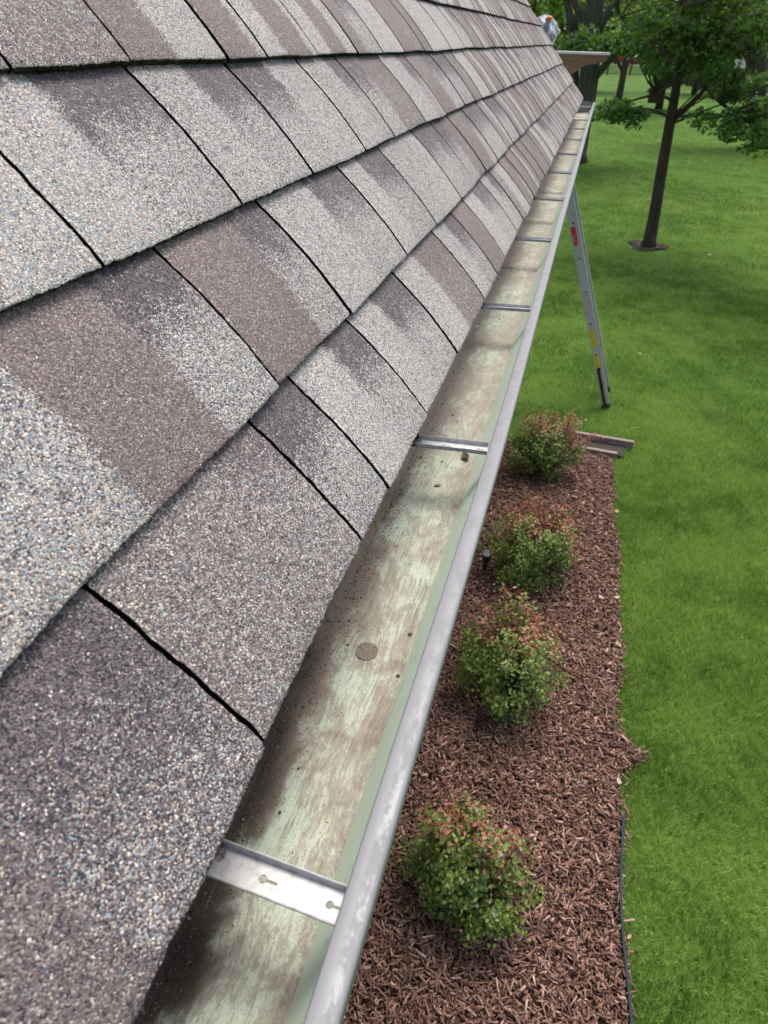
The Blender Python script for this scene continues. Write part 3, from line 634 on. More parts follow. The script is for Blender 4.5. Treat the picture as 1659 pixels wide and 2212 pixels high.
# ------------------------------------------------------------------ ladder
def ladder():
    P0 = Vector((-.0018, 6.449, -.8435)); d = Vector((math.cos(1.21405), 0, -math.sin(1.21405))) ; nrm = Vector((d.z*-1, 0, d.x))  # outward side (+x, up)
    base = P0 + d*.3048*5.9
    L = thing('ladder', 'aluminium ladder with red and yellow stickers leaning under the gutter on the lawn', 'ladder', (base.x, base.y, GZ))
    off = Matrix.Translation(-Vector((base.x, base.y, GZ)))
    M_R = mat('ladder_aluminium', (.42, .45, .48), .4, .2); g = NT(M_R); n_ = g.noise(g.coord(), 18, 5); g.base(g.mix(n_, (.42, .44, .47), (.62, .65, .68)))
    M_RED = mat('red_sticker', (.75, .02, .03), .4); M_YEL = mat('yellow_sticker', (.85, .72, .03), .4); M_W = mat('white_sticker', (.6, .63, .68), .4); M_BLK = mat('rubber_black', (.02, .02, .02), .7); M_ORG = mat('worn_orange', (.45, .22, .08), .7); g = NT(M_ORG); g.base(g.ramp(g.noise(g.coord(), 22, 4, .7), [(.42, (.02,.018,.015)), (.5, (.42,.26,.07)), (.62, (.55,.42,.10))])); M_SCR = mat('sticker_print', (.75, .6, .6), .5)
    def frame(t, a, b, y):     # point at rung number t, offset a along the outward normal, world y
        return P0 + d*.3048*t + nrm*a + Vector((0, y - P0.y, 0))
    T0, T1 = -2.1, 5.75
    def obox(mb, t0, t1, a0, a1, y0, y1):
        vs = [frame(t, a, 0, y) for t in (t0, t1) for y in (y0, y1) for a in (a0, a1)]
        mb.add(vs, [(0,1,3,2), (4,6,7,5), (0,4,5,1), (2,3,7,6), (0,2,6,4), (1,5,7,3)])
    hw = .040
    for yy, sgn in ((6.449, 1), (6.86, -1)):
        mb = MB(); y0 = yy
        obox(mb, T0, T1, -hw, hw, y0, y0 + sgn*.003)
        obox(mb, T0, T1, hw - .003, hw, y0 + sgn*.003, y0 + sgn*.030); obox(mb, T0, T1, -hw, -hw + .003, y0 + sgn*.003, y0 + sgn*.030)
        o = mb.build('side_rail', M_R, L); o.data.transform(off)
        mb = MB(); obox(mb, T1 - .02, 5.86, -hw, hw, y0 - sgn*.004, y0 + sgn*.034); obox(mb, 4.45, T1 + .04, -hw*.55, hw*.30, y0 - sgn*.006, y0 - sgn*.002)
        o = mb.build('foot', M_BLK, L); o.data.transform(off)
        mb = MB()
        obox(mb, 4.42, 5.72, .004, hw*.34, y0 - sgn*.008, y0 - sgn*.0062)
        o = mb.build('worn_strip', M_ORG, L); o.data.transform(off)
    for k in range(-1, 6):
        mb = MB(); mb.tube([frame(k, 0, 0, 6.443), frame(k, 0, 0, 6.866)], .016, 12); o = mb.build('rung', M_R, L); o.data.transform(off)
        mb = MB()
        for yy in (6.4425,): mb.tube([frame(k, 0, 0, yy - .002), frame(k, 0, 0, yy + .001)], .008, 10)
        o2 = mb.build('rung_bore', M_BLK, o); o2.data.transform(off)
    for nm, m_, t0, t1, a0, a1 in (('red_sticker', M_RED, .10, .62, -.028, .010), ('white_sticker', M_W, 1.52, 1.88, -.028, .014), ('yellow_sticker', M_YEL, 3.17, 3.76, -.028, .016), ('yellow_warning_sticker', M_YEL, 3.93, 4.42, -.028, .016)):
        mb = MB(); obox(mb, t0, t1, a0, a1, 6.4455, 6.4475); o = mb.build(nm, m_, L); o.data.transform(off)
        if nm == 'red_sticker':
            mb = MB(); tt = np.linspace(.30, .56, 16)
            for ph in (0, 1.6):
                for t_a, t_b in zip(tt[:-1], tt[1:]):
                    aa = -.012 + .009*math.sin(t_a*24 + ph); obox(mb, t_a, t_b, aa - .0012, aa + .0012, 6.4445, 6.4452)
            o2 = mb.build('sticker_print', M_SCR, o); o2.data.transform(off)
        if nm.startswith('yellow') or nm == 'white_sticker':
            mb = MB()
            for t in np.arange(t0 + .04, t1 - .05, .055): 
                if nm == 'yellow_warning_sticker' and .0 < t - 3.93 < .14: continue
                obox(mb, t, t + .016, a0 + .006, a1 - random.uniform(.006, .016), 6.4445, 6.4452)
            o2 = mb.build('sticker_print', mat('faint_print', (.42, .36, .08) if nm != 'white_sticker' else (.35, .37, .42), .5), o); o2.data.transform(off)
    return L
ladder()

# ------------------------------------------------------------------ shrubs
M_BUSH = bpy.data.materials.new('barberry_leaf'); M_BUSH.use_nodes = True; g = NT(M_BUSH)
a = g.attr('tint'); g.base(a.outputs['Color']); g.b.inputs['Roughness'].default_value = .5
tr = g.n('ShaderNodeBsdfTranslucent', ins={'Color': a.outputs['Color']}); mx = g.n('ShaderNodeMixShader', ins={0: .25, 1: g.b.outputs[0], 2: tr.outputs[0]}); g.t.links.new(mx.outputs[0], M_BUSH.node_tree.nodes['Material Output'].inputs[0])
def leaves(C_, Nn, L, W, r):
    """folded diamond leaves at centres C_ with normals Nn"""
    n = len(C_); Nn = Nn/np.linalg.norm(Nn, axis=1)[:, None]; rnd = r.normal(0, 1, (n, 3)); u = np.cross(Nn, rnd); u /= np.linalg.norm(u, axis=1)[:, None] + 1e-9; v = np.cross(Nn, u)
    L = L[:, None]*.5; W = W[:, None]*.5
    P = np.empty((n, 6, 3)); P[:, 0] = C_ - u*L; P[:, 1] = C_ - u*L*.1 + v*W + Nn*W*.35; P[:, 2] = C_ + u*L*.55 + v*W*.75 + Nn*W*.2; P[:, 3] = C_ + u*L; P[:, 4] = C_ + u*L*.55 - v*W*.75 + Nn*W*.2; P[:, 5] = C_ - u*L*.1 - v*W + Nn*W*.35
    k = np.arange(n)[:, None]*6; return P.reshape(-1, 3), np.concatenate([k + np.array([[0, 1, 2, 3]]), k + np.array([[0, 3, 4, 5]])])
def shrub(cx, cy, R, seed, label, redness, lop=0.0):
    r = np.random.default_rng(seed); T = thing('barberry_bush', label, 'bush', (cx, cy, GZ), 0, 'barberry bushes in the mulch bed')
    H = R*1.05; ctr = np.array([0, 0, .04 + R*.92])
    ns = 120; tips = []; mb = MB()
    for k in range(ns):
        z = r.uniform(-.8, 1) ; a = r.uniform(0, 2*np.pi); q = math.sqrt(1 - z*z)
        lump = 1 + .15*math.sin(2*a + seed*1.7) + .13*math.sin(5*a + seed*3) + .10*math.sin(5*z*2 + seed*2 + a*2) + r.normal(0, .14)
        tip = ctr + np.array([math.cos(a)*q, math.sin(a)*q, z*.95])*R*lump*.93
        tip[2] = max(tip[2], .05)
        b = np.array([r.normal(0, .03), r.normal(0, .03), 0]); midp = b*.35 + tip*np.array([.62, .62, .5]) + np.array([0, 0, R*.14]) + r.normal(0, .02, 3)
        mb.tube([tuple(b), tuple(midp), tuple(tip)], [.004, .0026, .0012], 4, cap=False); tips.append((b, midp, tip))
    mb.build('stems', M_TWIG, T)
    Cs_, Ns_, cols, Ls, Ws = [], [], [], [], []
    for (b, mi_, tip) in tips:
        nl = int(r.integers(50, 84)); t = r.uniform(.42, 1.08, nl)**.7; t = np.clip(t, .3, 1.12)
        sp = R*(.05 + .10*(1 - np.clip(t, 0, 1)))
        pos = mi_ + (tip - mi_)*((t - .45)/.55)[:, None]; pos = pos + r.normal(0, 1, (nl, 3))*(sp[:, None] + .008)
        pos[:, 2] = np.maximum(pos[:, 2], .02)
        out = (pos - ctr); out /= np.linalg.norm(out, axis=1)[:, None] + 1e-6
        nn = out + r.normal(0, .55, (nl, 3)) + np.array([0, 0, .5])
        dirn = tip - ctr; dirn = dirn/np.linalg.norm(dirn)
        # new growth at the top and on the sunny far side is red
        sunny = dirn[2]*.55 + dirn[1]*.75 + dirn[0]*.12
        pr = redness*sm(-.1, .9, np.full(nl, sunny))*(.25 + .9*np.clip((t - .5)/.5, 0, 1))*r.choice([.35, 1.45])
        isr = r.random(nl) < pr
        gcol = np.array([(.15, .23, .035), (.21, .31, .06), (.085, .15, .03), (.31, .37, .08), (.30,.33,.18)])[r.choice(5, nl, p=[.3, .27, .2, .15, .08])]*r.uniform(.75, 1.2, nl)[:, None]
        rcol = np.array([(.48, .15, .10), (.58, .24, .17), (.34, .10, .075), (.46, .24, .12), (.60, .31, .25)])[r.choice(5, nl, p=[.3, .22, .18, .2, .1])]*r.uniform(.7, 1.1, nl)[:, None]
        cl = np.where(isr[:, None], rcol, gcol); Cs_.append(pos); Ns_.append(nn); cols.append(cl); s = r.uniform(.013, .027, nl); Ls.append(s); Ws.append(s*.62)
        if sunny > .35 and r.random() < .55*redness + .1:   # thin new shoots standing above the crown
            m_ = 14; tt = np.linspace(0, 1, m_); up = dirn*.4 + np.array([r.normal(0, .3), r.normal(0, .3), 1]); up /= np.linalg.norm(up); Lh = r.uniform(.04, .085)
            pos = tip + up*(tt*Lh)[:, None] + r.normal(0, .005, (m_, 3)); Cs_.append(pos); Ns_.append(r.normal(0, 1, (m_, 3)) + up); cols.append(np.array([(.40, .12, .065)])*r.uniform(.7, 1.25, m_)[:, None]); s = r.uniform(.008, .014, m_); Ls.append(s); Ws.append(s*.6)
    P, F = leaves(np.concatenate(Cs_), np.concatenate(Ns_), np.concatenate(Ls), np.concatenate(Ws), r)
    cc = np.concatenate(cols); col = np.ones((len(cc), 6, 4)); col[..., :3] = cc[:, None]
    mesh_np('foliage', P, F, M_BUSH, parent=T, col=col.reshape(-1, 4)); return T
shrub(.072, 1.46, .226, 31, 'nearest barberry bush, green with sparse orange shoots on its far side', .55)
b3 = shrub(.085, 2.61, .278, 32, 'second nearest barberry bush, with a pale yellow-green tuft in its middle', .8)
shrub(.125, 3.66, .28, 33, 'third barberry bush, its whole top edged in coral red shoots', 1.7)
shrub(.097, 5.0, .262, 34, 'farthest barberry bush, pinkish red on top, beside the wooden trough', 1.7)
r = np.random.default_rng(77); n = 90; cpt = np.clip(r.normal(0, .013, (n, 3)), -.02, .02) + np.array([-.004, -.215, .435]); P, F = leaves(cpt, r.normal(0, .5, (n, 3)) + np.array([0, -.5, 1]), r.uniform(.016, .024, n), r.uniform(.009, .014, n), r)
cc = np.array([(.46, .50, .20), (.56, .58, .28), (.34, .42, .14)])[r.choice(3, n)]; col = np.ones((n, 6, 4)); col[..., :3] = cc[:, None]; mesh_np('flower_tuft', P, F, M_BUSH, parent=b3, col=col.reshape(-1, 4))['label'] = 'pale yellow-green tuft'

# garden light
M_DKM = mat('dark_metal', (.06, .055, .05), .4, .6); M_LENS = mat('light_lens', (.35, .38, .40), .2)
gl = thing('garden_light', 'small dark stake light in the mulch between two bushes by the house', 'garden light', (-.165, 3.60, GZ))
mb = MB(); mb.tube([(0, 0, 0), (0, 0, .10)], .012, 10); mb.build('stake', M_DKM, gl)
mb = MB(); mb.tube([(0, 0, .09), (0, -.005, .13), (0, -.02, .185)], [.018, .03, .033], 14); mb.build('lamp_head', M_DKM, gl, smooth=False)
mb = MB(); mb.tube([(0, -.0195, .184), (0, -.0205, .188)], [.028, .027], 14); mb.build('lens', M_LENS, gl)

# wooden trough (splash block) at the end of the bed
M_PLANK = mat('weathered_pink_wood', (.30, .23, .20), .85); g = NT(M_PLANK); n_ = g.noise(g.coord((.25, 1, 1)), 60, 5, .7); g.base(g.ramp(n_, [(.3, (.14,.10,.09)), (.65, (.36,.28,.25))])); g.bump(n_, .4, .004)
M_PLD = mat('dark_wood', (.035, .027, .024), .9)  # channel floor, much darker than the rims
tr_ = thing('splash_trough', 'weathered pinkish wooden trough reaching from the farthest bush onto the lawn', 'trough', (.45, 5.6, GZ))
mb = MB(); mb.box((-.3, .085, 0), (.40, .125, .085)); mb.build('far_rim', M_PLANK, tr_, bevel=.008)
mb = MB(); mb.box((-.3, -.14, 0), (.27, -.10, .065)); mb.build('near_rim', M_PLANK, tr_, bevel=.008)
mb = MB(); mb.box((-.3, -.098, 0), (.33, .083, .03)); mb.build('trough_floor', M_PLD, tr_)
tr_.rotation_euler = (0, 0, rad(-3))
# fallen leaves along the bed edge
M_TAN = mat('tan_leaf', (.42, .30, .18), .8); M_PALE = mat('pale_chip', (.5, .42, .36), .8)
for k, (x, y, s, lab) in enumerate([(.705, 4.56, .05, 'tan dead leaf at the bed edge level with the third bush'), (.70, 3.55, .045, 'tan dead leaf at the bed edge between second and third bush'), (.705, 3.12, .05, 'curled tan leaf at the bed edge level with the second bush'),
        (.60, 3.52, .045, 'pale leaf on the mulch right of the third bush'), (.52, 4.5, .04, 'pale leaf high up in the bed, right of the third bush'), (.70, 2.18, .04, 'cream curled leaf at the bed edge below the mulch spill'), (.735, 1.47, .025, 'small tan leaf against the edging strip'), (2.28, 13.0, .09, 'pale fallen leaf on the lawn right of the young tree'), (.98, 7.95, .06, 'small yellowish leaf on the lawn between the ladder and the young tree')]):
    scrap('fallen_leaf', x, y, GZ + .045, s, s*.6, random.uniform(0, 3), M_TAN if k % 2 == 0 else M_PALE, lab, 'leaf', .8)

# ------------------------------------------------------------------ trees
def limb(mb, p0, p1, r0, r1, n=8, bend=.06, seg=6, seed=0):
    r = random.Random(seed); p0, p1 = Vector(p0), Vector(p1); L = (p1 - p0).length; o = Vector((r.uniform(-1, 1), r.uniform(-1, 1), r.uniform(-.3, .6))) * L * bend
    pts, rr = [], []
    for k in range(seg + 1):
        t = k/seg; pts.append(p0.lerp(p1, t) + o*math.sin(math.pi*t) + Vector((r.uniform(-1, 1), r.uniform(-1, 1), 0))*r0*.12*(0 < k < seg)); rr.append(r0 + (r1 - r0)*t)
    mb.tube(pts, rr, n); return pts
def crown(T, clusters, nper, size, m, seed, name='crown', flat=.5, tone=(.5, .3)):
    r = np.random.default_rng(seed); Cs_, Ns_, Ts = [], [], []
    for (c, rad_) in clusters:
        k = max(4, int(nper * r.uniform(.7, 1.3))); p = r.normal(0, 1, (k, 3)); p /= np.linalg.norm(p, axis=1)[:, None]; p *= (r.random(k)**.45)[:, None]*rad_*np.array([1, 1, flat + .2])
        Cs_.append(p + np.array(c)); Ns_.append(r.normal(0, .6, (k, 3)) + np.array([0, 0, .8])); Ts.append(np.clip(r.normal(tone[0], tone[1], k) + r.normal(0, .12), 0, 1.3))
    Cc = np.concatenate(Cs_); n = len(Cc); s = size*r.uniform(.6, 1.25, n)
    P, F = leaves(Cc, np.concatenate(Ns_), s, s*.68, r); col = np.ones((n, 6, 4)); col[..., 0] = np.concatenate(Ts)[:, None]
    return mesh_np(name, P, F, m, parent=T, col=col.reshape(-1, 4))
# the young tree on the lawn
bx, by = 1.31, 13.4
T = thing('young_tree', 'slim young tree on the lawn with a dark leaning trunk and low leafy branches', 'tree', (bx, by, GZ))
mb = MB()
tp = [(0, 0, -.02), (-.005, 0, .12), (-.02, 0, .5), (-.075, 0, 1.2), (-.13, -.05, 2.0), (-.17, -.1, 2.6), (-.17, -.1, 3.4), (-.12, 0, 4.4), (-.1, 0, 5.4)]
mb.tube(tp, [.15, .115, .098, .09, .08, .06, .042, .03, .012], 14)
tips = []
r = np.random.default_rng(3)
spec = [((-.15, -.05, 2.22), (-.45, -.5, 2.33), .028), ((-.45, -.5, 2.33), (-1.1, -.9, 2.10), .02), ((-.12, -.05, 1.95), (.45, .1, 2.75), .055), ((.45, .1, 2.75), (1.3, .2, 3.2), .035), ((-.12, -.05, 1.9), (.5, -.6, 2.25), .022), ((.5, -.6, 2.25), (1.1, -.9, 1.95), .018),
        ((-.16, -.1, 2.6), (-1.2, .3, 3.3), .035), ((-.17, -.1, 2.8), (.2, 1.2, 3.6), .035), ((-.17, -.1, 3.0), (-.4, -1.3, 3.4), .03), ((-.17, 0, 3.4), (1.2, -.6, 4.2), .03), ((-.15, 0, 3.6), (-1.0, -.8, 4.3), .03), ((-.12, 0, 4.2), (.3, .5, 5.4), .025)]
for k, (a, b, rr0) in enumerate(spec):
    limb(mb, a, b, rr0, rr0*.4, 7, .08, 6, k)
mb.build('trunk', M_BARK, T, smooth=True)
cl = []
def twigs(tr, cl, pts, name_seed, keep=.6):
    rr_ = random.Random(name_seed); mb = MB()
    for c, _ in cl:
        if rr_.random() > keep: continue
        cands = sorted(pts, key=lambda p: (Vector(p) - Vector(c)).length + (1.2 if p[2] > c[2] else 0)); p = cands[rr_.randint(0, 1)]
        if (Vector(p) - Vector(c)).length < 2.2: limb(mb, p, c, .016, .005, 5, .1, 4, rr_.randint(0, 9999))
    mb.build('branches', M_BARK, tr)
def addc(x, y, z, R, n, spread, rr=(.22, .42)):
    for _ in range(n):
        p = r.normal(0, 1, 3); p /= np.linalg.norm(p); p *= r.random()**.4
        cl.append((np.array([x, y, z]) + p*np.array(R), r.uniform(*rr)*spread))
addc(-.95, -.9, 2.10, (.55, .4, .13), 13, .62)      # low left spray
addc(1.0, -.9, 1.98, (.50, .35, .20), 11, .6)       # low right spray
addc(.45, -.4, 2.5, (.35, .5, .2), 7, .55)
addc(.1, -.9, 2.9, (1.2, .45, .34), 20, .65); addc(.2, -.8, 3.1, (.9, .5, .4), 14, .8); addc(0.1, 0, 3.35, (1.65, 1.5, .62), 62, .85)
addc(-.1, 0, 4.3, (1.75, 1.6, .9), 60, 1.15)
addc(0, 0, 5.3, (1.3, 1.3, .7), 24, 1.1)
twigs(T, cl, tp[4:] + [b for _, b, _ in spec], 1)
crown(T, cl, 70, .085, M_LEAF, 8)
# a low-branched tree whose outer sprays enter from the right
T = thing('maple_tree', 'tree at the right edge whose drooping pale leafy sprays enter the view', 'tree', (4.4, 11.6, GZ))
mb = MB(); mb.tube([(0, 0, -.02), (-.02, 0, .3), (0, 0, 1.4), (.05, .05, 2.4), (0, 0, 4), (0, 0, 5.5)], [.2, .16, .14, .12, .08, .03], 12)
for k, (a, b) in enumerate([((0, 0, 1.9), (-1.5, .3, 2.5)), ((-1.5, .3, 2.5), (-2.6, .5, 2.15)), ((0, 0, 2.2), (-1.6, -.8, 2.6)), ((0, 0, 2.4), (1.4, .6, 3.3)), ((0, 0, 2.6), (.4, 1.5, 3.5)), ((0, 0, 2.8), (.3, -1.6, 3.4)), ((0, 0, 3), (-1.2, .2, 3.9))]): limb(mb, a, b, .045, .018, 7, .07, 6, 50 + k)
mb.build('trunk', M_BARK, T, smooth=True)
cl = []
addc(-2.35, .6, 2.05, (.55, .5, .30), 16, .7); addc(-1.95, .2, 2.5, (.5, .6, .22), 8, .7); addc(-1.1, 0, 3.6, (.9, .9, .5), 14, .9); addc(0, 0, 4.2, (1.9, 1.9, .9), 50, 1.2); addc(0, 0, 5, (1.5, 1.5, .7), 25, 1.2)
twigs(T, cl, [(0, 0, 2), (0, 0, 3), (-1.5, .3, 2.5), (-2.6, .5, 2.15), (-1.6, -.8, 2.6), (0, 0, 4)], 2)
crown(T, cl, 62, .085, M_LEAF, 9, tone=(.75, .35))
# the large old tree behind the gutter's end
T = thing('old_tree', 'large old tree with thick grey forked trunk rising behind the far end of the gutter', 'tree', (-.34, 23.4, GZ))
mb = MB(); mb.tube([(-.1, 0, -.05), (-.1, 0, .25), (-.06, 0, 1.0), (-.04, 0, 1.7), (-.06, 0, 2.3), (-.18, 0, 3.0), (-.22, 0, 3.7), (-.2, 0, 4.6), (-.1, 0, 6.5), (0, 0, 9)], [.46, .35, .29, .28, .27, .25, .24, .22, .15, .06], 16)
limb(mb, (0, -.1, 1.95), (.75, -.5, 2.9), .11, .09, 9, .05, 5, 1); limb(mb, (.75, -.5, 2.9), (1.4, -.6, 4.4), .09, .04, 8, .05, 5, 2)
limb(mb, (-.25, 0, 3.25), (-.95, 0, 4.1), .12, .09, 9, .05, 5, 3); limb(mb, (-.95, 0, 4.1), (-1.5, .4, 6), .09, .04, 8, .08, 5, 4)
limb(mb, (-.35, .3, 1.6), (-.72, .1, 3.2), .12, .11, 9, .04, 5, 5); limb(mb, (-.72, .1, 3.2), (-1.25, 0, 4.3), .11, .07, 9, .05, 5, 6)
limb(mb, (-.1, 0, 3.2), (.55, 0, 4.1), .13, .10, 9, .04, 5, 7); limb(mb, (.55, 0, 4.1), (1.6, .5, 6.4), .10, .04, 8, .08, 5, 8)
mb.build('trunk', M_BARKG, T, smooth=True)
cl = []
addc(.35, -1.4, 2.95, (1.3, .8, .28), 26, .8); addc(-.9, -1.6, 2.75, (.8, .5, .25), 12, .7); addc(1.5, .3, 3.6, (1.4, 1.5, .45), 32, 1); addc(-2.6, .6, 4.0, (1.2, 1.3, .6), 22, 1.3); addc(0, 0, 6.6, (3.6, 3.6, 1.6), 60, 2.2); addc(0, 0, 8.6, (2.4, 2.4, 1), 24, 2.2)
crown(T, cl, 75, .12, M_LEAF, 10)
# leaning dark tree on the right
T = thing('leaning_tree', 'dark leaning trunk with hanging leaves at the upper right', 'tree', (6.0, 30, GZ))
mb = MB(); mb.tube([(0, 0, -.05), (-.25, 0, .5), (-.75, 0, 1.7), (-1.15, 0, 2.7), (-1.75, 0, 3.35), (-2.4, 0, 4.1), (-3.1, 0, 5.3), (-3.5, 0, 7)], [.5, .42, .36, .33, .30, .27, .2, .08], 14)
limb(mb, (-1.2, 0, 2.8), (-.2, 0, 5), .2, .1, 9, .05, 5, 31); limb(mb, (-2.6, 0, 4.3), (-1.6, .5, 6.4), .15, .05, 8, .05, 5, 32); mb.build('trunk', M_BARK, T, smooth=True)
cl = []; addc(-3.2, 0, 4.6, (1.5, 1.5, .7), 26, 1.3); addc(-1.2, 0, 4.9, (2.4, 1.8, .8), 34, 1.4); addc(-1.5, 0, 7.0, (3.2, 3, 1.4), 40, 2.2); addc(1.2, -.4, 3.7, (1.3, 1, .5), 14, 1.1)
crown(T, cl, 60, .13, M_LEAF, 12)
# far trees
def far_tree(x, y, h, w_, m, seed, label, low=.25, nm='far_tree', lean=0, tr=.17, nleaf=55, group='trees in the far background'):
    T = thing(nm, label, 'tree', (x, y, GZ), 0, group); mb = MB(); rr = random.Random(seed)
    mb.tube([(0, 0, -.05), (0, 0, h*.12), (lean*.4, 0, h*.35), (lean, 0, h*.6), (lean, 0, h*.9)], [tr*1.3, tr, tr*.85, tr*.6, .05], 10)
    for k in range(5): a = rr.uniform(0, 6.28); z0 = h*rr.uniform(.2, .45); limb(mb, (lean*.4, 0, z0), (math.cos(a)*w_*.6, math.sin(a)*w_*.6, z0 + h*rr.uniform(.1, .3)), tr*.5, tr*.14, 6, .08, 5, seed*7 + k)
    mb.build('trunk', M_BARK, T, smooth=True)
    r2 = np.random.default_rng(seed); cl = []
    for _ in range(60):
        p = r2.normal(0, 1, 3); p /= np.linalg.norm(p); p *= r2.random()**.35; zz = (p[2]*.5 + .5)
        cl.append((np.array([p[0]*w_*(1 - .25*zz), p[1]*w_*.8, h*(low + (1 - low)*zz)]), r2.uniform(.13, .26)*w_))
    crown(T, cl, nleaf, .24 + .002*y, m, seed)
far = [(.9, 42, 8, 2.6, M_LEAF, 'leafy tree far behind between the old tree and the young tree'), (-4.5, 48, 8, 3.6, M_LEAF2, 'bright green tree seen above the roof edge left of the old tree'), (-9, 70, 9, 5, M_LEAF, 'broad tree far behind the roof edge'), (-1.5, 60, 9, 4, M_LEAFD, 'dark tree between the forks of the old tree'),
       (3.2, 46, 8, 2.8, M_LEAFD, 'dark narrow tree behind the young tree with foliage down to the lawn'), (6.5, 62, 9, 3.6, M_LEAF2, 'bright lime tree lit from behind, right of the young tree'), (12.0, 66, 9, 3.6, M_LEAF, 'far tree behind the leaning trunk'),
       (10.6, 44, 8, 2.6, M_LEAF, 'tree at the far right edge beyond the leaning trunk'), (-5, 152, 14, 9, M_LEAFD, 'tall dark tree beyond the road at left'), (9.5, 156, 14, 8, M_LEAFD, 'tall dark tree beyond the road behind the young tree'), (22, 154, 14, 9, M_LEAF, 'tall tree beyond the road at right')]
for k, (x, y, h, w_, m_, lab) in enumerate(far): far_tree(x, y, h, w_, m_, 100 + k, lab, low={0: .40, 4: .12, 5: .28, 1: .25}.get(k, .3))
# a far wood that reads as one mass
r = np.random.default_rng(60); n = 26000; x = r.uniform(-55, 75, n); y = r.uniform(162, 180, n); z = GZ + 17*r.random(n)**.9*(.8 + .2*np.sin(x*.5))
P, F = leaves(np.stack([x, y, z], 1), r.normal(0, 1, (n, 3)) + np.array([0, -.8, .5]), r.uniform(1.0, 1.7, n), r.uniform(.7, 1.2, n), r); col = np.ones((n, 6, 4)); t_ = np.clip(.45 + .3*np.sin(x*.9)*np.sin(z*1.3) + r.normal(0, .25, n), 0, 1); col[..., 0] = t_[:, None]
tag(mesh_np('far_wood', P, F, M_LEAFD, col=col.reshape(-1, 4)), 'dense dark green wood closing the far background', 'wood', kind='stuff')

# hanging bird feeders
M_FEED = mat('feeder_wood', (.10, .055, .035), .8); M_REDW = mat('feeder_red', (.16, .045, .03), .6)
def feeder(x, y, z, s, label, m_, top):
    T = thing('bird_feeder', label, 'bird feeder', (x, y, z)); mb = MB(); mb.box((-.07*s, -.07*s, 0), (.07*s, .07*s, .15*s)); mb.build('feeder_body', m_, T)
    mb = MB(); mb.prism([(-.12*s, .14*s), (.12*s, .14*s), (0, .25*s)], 'y', -.1*s, .1*s); mb.build('feeder_roof', m_, T)
    mb = MB(); mb.tube([(0, 0, .24*s), (0, 0, top)], .004, 5); mb.build('hanging_wire', M_DKM, T)
feeder(.85, 13.4, -.34, 1.1, 'brown wooden bird feeder hanging left of the young tree trunk', M_FEED, .75)
#feeder(2.60, 11.7, -1.33, 1.1, 'dark red bird feeder at the right edge of the lawn', M_REDW, .95)

# ------------------------------------------------------------------ fence
M_FENCE = mat('black_iron', (.018, .018, .02), .5)
fc = thing('iron_fence', 'black iron picket fence across the far side of the lawn', 'fence', (0, 0, GZ))
def fence_run(a, b, h, pan=2.4, sp=.13):
    a, b = Vector((*a, 0)), Vector((*b, 0)); L = (b - a).length; n = max(1, round(L/pan)); d = (b - a)/n
    for k in range(n):
        p, q = a + d*k, a + d*(k+1); mb = MB(); ang = math.atan2(d.y, d.x); M = Matrix.Translation(p) @ Matrix.Rotation(ang, 4, 'Z'); l = d.length
        for z_ in (.15, h - .2, h - .05): mb.box((0.03, -.012, z_ - .015), (l - .03, .012, z_ + .015), M)
        m_ = int(l/sp)
        for j in range(1, m_): xx = l*j/m_; mb.box((xx - .022, -.014, .05), (xx + .022, .014, h), M)
        mb.build('panel', M_FENCE, fc)
        mb = MB(); mb.box((-.06, -.06, -.05), (.06, .06, h + .08), M); mb.build('post', M_FENCE, fc)
fence_run((-7, 90), (5, 93), 1.5); fence_run((5, 93), (9.6, 50), 1.7); fence_run((9.6, 50), (14, 44), 1.9)

# ------------------------------------------------------------------ pale house and parked cars far behind
M_PALE_W = mat('cream_wall', (.78, .74, .66), .7); M_RF = mat('dark_roof', (.09, .085, .085), .85); M_GLS = mat('window_glass', (.03, .035, .04), .1)
hs_ = thing('pale_house', 'cream house with grey roof glimpsed through leaves at upper right', 'house', (15.5, 78, GZ))
mb = MB(); mb.box((-3.6, 0, 0), (4.5, 7, 2.75)); mb.build('wall', M_PALE_W, hs_)
mb = MB(); mb.prism([(-.5, 2.76), (7.5, 2.76), (3.5, 5.2)], 'x', -4.1, 5.0); mb.build('roof', M_RF, hs_)
for x in (-2.4, 1.5):
    mb = MB(); mb.box((x, -.04, 1.0), (x + 1.2, -.003, 2.2)); wn = mb.build('window', M_WHITE, hs_); mb = MB(); mb.box((x + .08, -.06, 1.08), (x + 1.12, -.043, 2.12)); mb.build('pane', M_GLS, wn)
def car(x, y, body, lower, label):
    T = thing('parked_car', label, 'car', (x, y, GZ + .02), 0, 'cars parked beyond the fence')
    mb = MB(); mb.prism([(-2.1, .35), (2.1, .35), (2.15, .75), (1.9, .92), (1.15, .98), (-1.75, 1.0), (-2.12, .85)], 'y', -.85, .85); mb.build('body', lower, T, bevel=.05)
    mb = MB(); mb.prism([(-1.8, .97), (1.2, .97), (.5, 1.42), (-1.35, 1.45)], 'y', -.74, .74); cb = mb.build('cabin', body, T, bevel=.05)
    mb = MB(); mb.prism([(-1.5, 1.03), (.95, 1.03), (.42, 1.34), (-1.25, 1.36)], 'y', -.752, .752); mb.build('side_window', M_GLS, cb)
    for wx in (-1.35, 1.35):
        for wy in (-.82, .66):
            mb = MB(); mb.tube([(wx, wy, .33), (wx, wy + .16, .33)], .33, 18); wh = mb.build('wheel', mat('tyre', (.02, .02, .02), .8), T)
            mb = MB(); mb.tube([(wx, wy - .01, .33), (wx, wy, .33)], .19, 14); mb.build('rim', M_ALU, wh)
    return T
M_CR = mat('red_paint', (.60, .03, .02), .3); M_CW = mat('white_paint', (.80, .80, .80), .3); M_CB = mat('silver_blue_paint', (.45, .52, .62), .3)
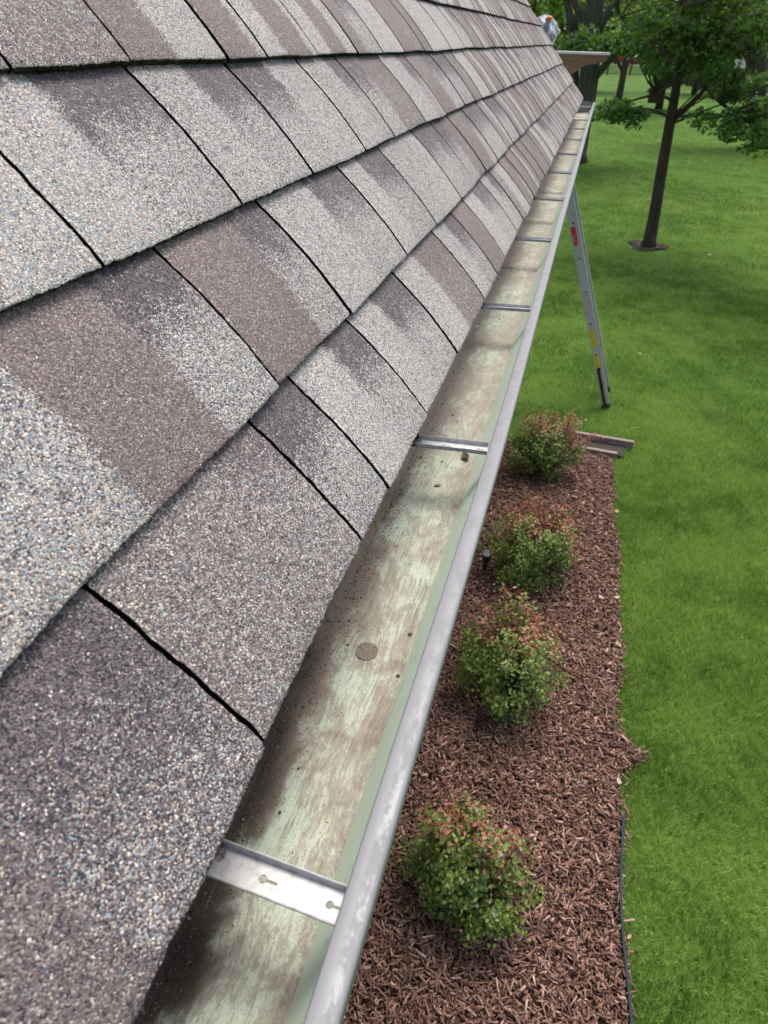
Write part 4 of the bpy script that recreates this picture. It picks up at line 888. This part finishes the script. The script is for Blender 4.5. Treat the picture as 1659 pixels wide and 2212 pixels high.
car(2.6, 139, M_CR, M_CR, 'red car parked beyond the fence, left one glimpsed through leaves')
car(6.0, 143, M_CW, M_CR, 'red and white car parked right of the plain red one')
car(-5.8, 139, M_CB, M_CB, 'pale silver car parked at the left, mostly behind the old tree')

# ------------------------------------------------------------------ pergola beam and wrapped bundle just past the roof end
M_BEAM = mat('brown_beam', (.19, .115, .085), .7); g = NT(M_BEAM); n_ = g.noise(g.coord((.3, 1, 1)), 40, 5, .7); g.base(g.ramp(n_, [(.3, (.19,.10,.06)), (.7, (.32,.185,.115))]))
M_CAP = mat('white_cap', (.72, .68, .68), .5)
pg = thing('pergola', 'brown wooden pergola beam with scalloped end and white cap beyond the roof corner', 'pergola', (-1.4, 7.6, GZ))
def PZ(z): return z - GZ
prof = [(-1.6, .345), (-1.6, .19), (-.34, .185), (-.29, .19), (-.24, .205), (-.20, .233), (-.16, .262), (-.11, .276), (-.05, .280), (-.04, .298), (.02, .302), (.035, .31), (.035, .345)]
prof = [(x + 1.4, PZ(z)) for x, z in prof]
mb = MB(); mb.prism(prof, 'y', -.03, .03); mb.build('beam', M_BEAM, pg, bevel=.002)
mb = MB(); mb.box((-.2, -.045, PZ(.347)), (1.452, .045, PZ(.368))); mb.build('cap_board', M_CAP, pg, bevel=.006)
mb = MB(); mb.box((-.1, -.06, 0), (.02, .06, PZ(.186))); mb.build('post', M_BEAM, pg, bevel=.004)
M_FOIL = mat('grey_plastic_wrap', (.42, .43, .47), .25, .2); g = NT(M_FOIL); v_ = g.vor(g.coord((1, 1, .45)), 13); n_ = g.noise(g.coord((1, 1, .35)), 12, 5, .7, 1.5); g.base(g.ramp(n_, [(.38, (.13,.135,.15)), (.5, (.42,.43,.46)), (.6, (.85,.86,.90))])); g.bump(n_, 1, .05)
wb = thing('wrapped_bundle', 'grey crinkled plastic-wrapped bundle with an orange tip standing behind the roof edge', 'bundle', (-.585, 7.6, .369))
bm = bmesh.new(); bmesh.ops.create_icosphere(bm, subdivisions=4, radius=1)
rr2 = random.Random(4)
for v in bm.verts:
    p = v.co; a = math.atan2(p.y, p.x); wv = 1 + .10*math.sin(5*a + p.z*4) + .06*math.sin(11*a - p.z*7) + rr2.uniform(-.03, .03)
    x = p.x*.15*wv*(1 - .25*max(0, p.z)); y = p.y*.08*wv*(1 - .25*max(0, p.z)); z = (p.z + 1)*.13 + .03*p.x*max(0, p.z); v.co = (x, y, z)
me = bpy.data.meshes.new('wrap'); bm.to_mesh(me); bm.free(); me.materials.append(M_FOIL); o = bpy.data.objects.new('wrap', me); C.objects.link(o); o.parent = wb
for p in me.polygons: p.use_smooth = True
bm = bmesh.new(); bmesh.ops.create_icosphere(bm, subdivisions=3, radius=.026)
for v in bm.verts: v.co = Vector((v.co.x*1.1 + .06, v.co.y - .03, v.co.z*.8 + .235))
me = bpy.data.meshes.new('orange_tip'); bm.to_mesh(me); bm.free(); me.materials.append(mat('orange_plastic', (.75, .19, .06), .5)); o = bpy.data.objects.new('orange_tip', me); C.objects.link(o); o.parent = wb
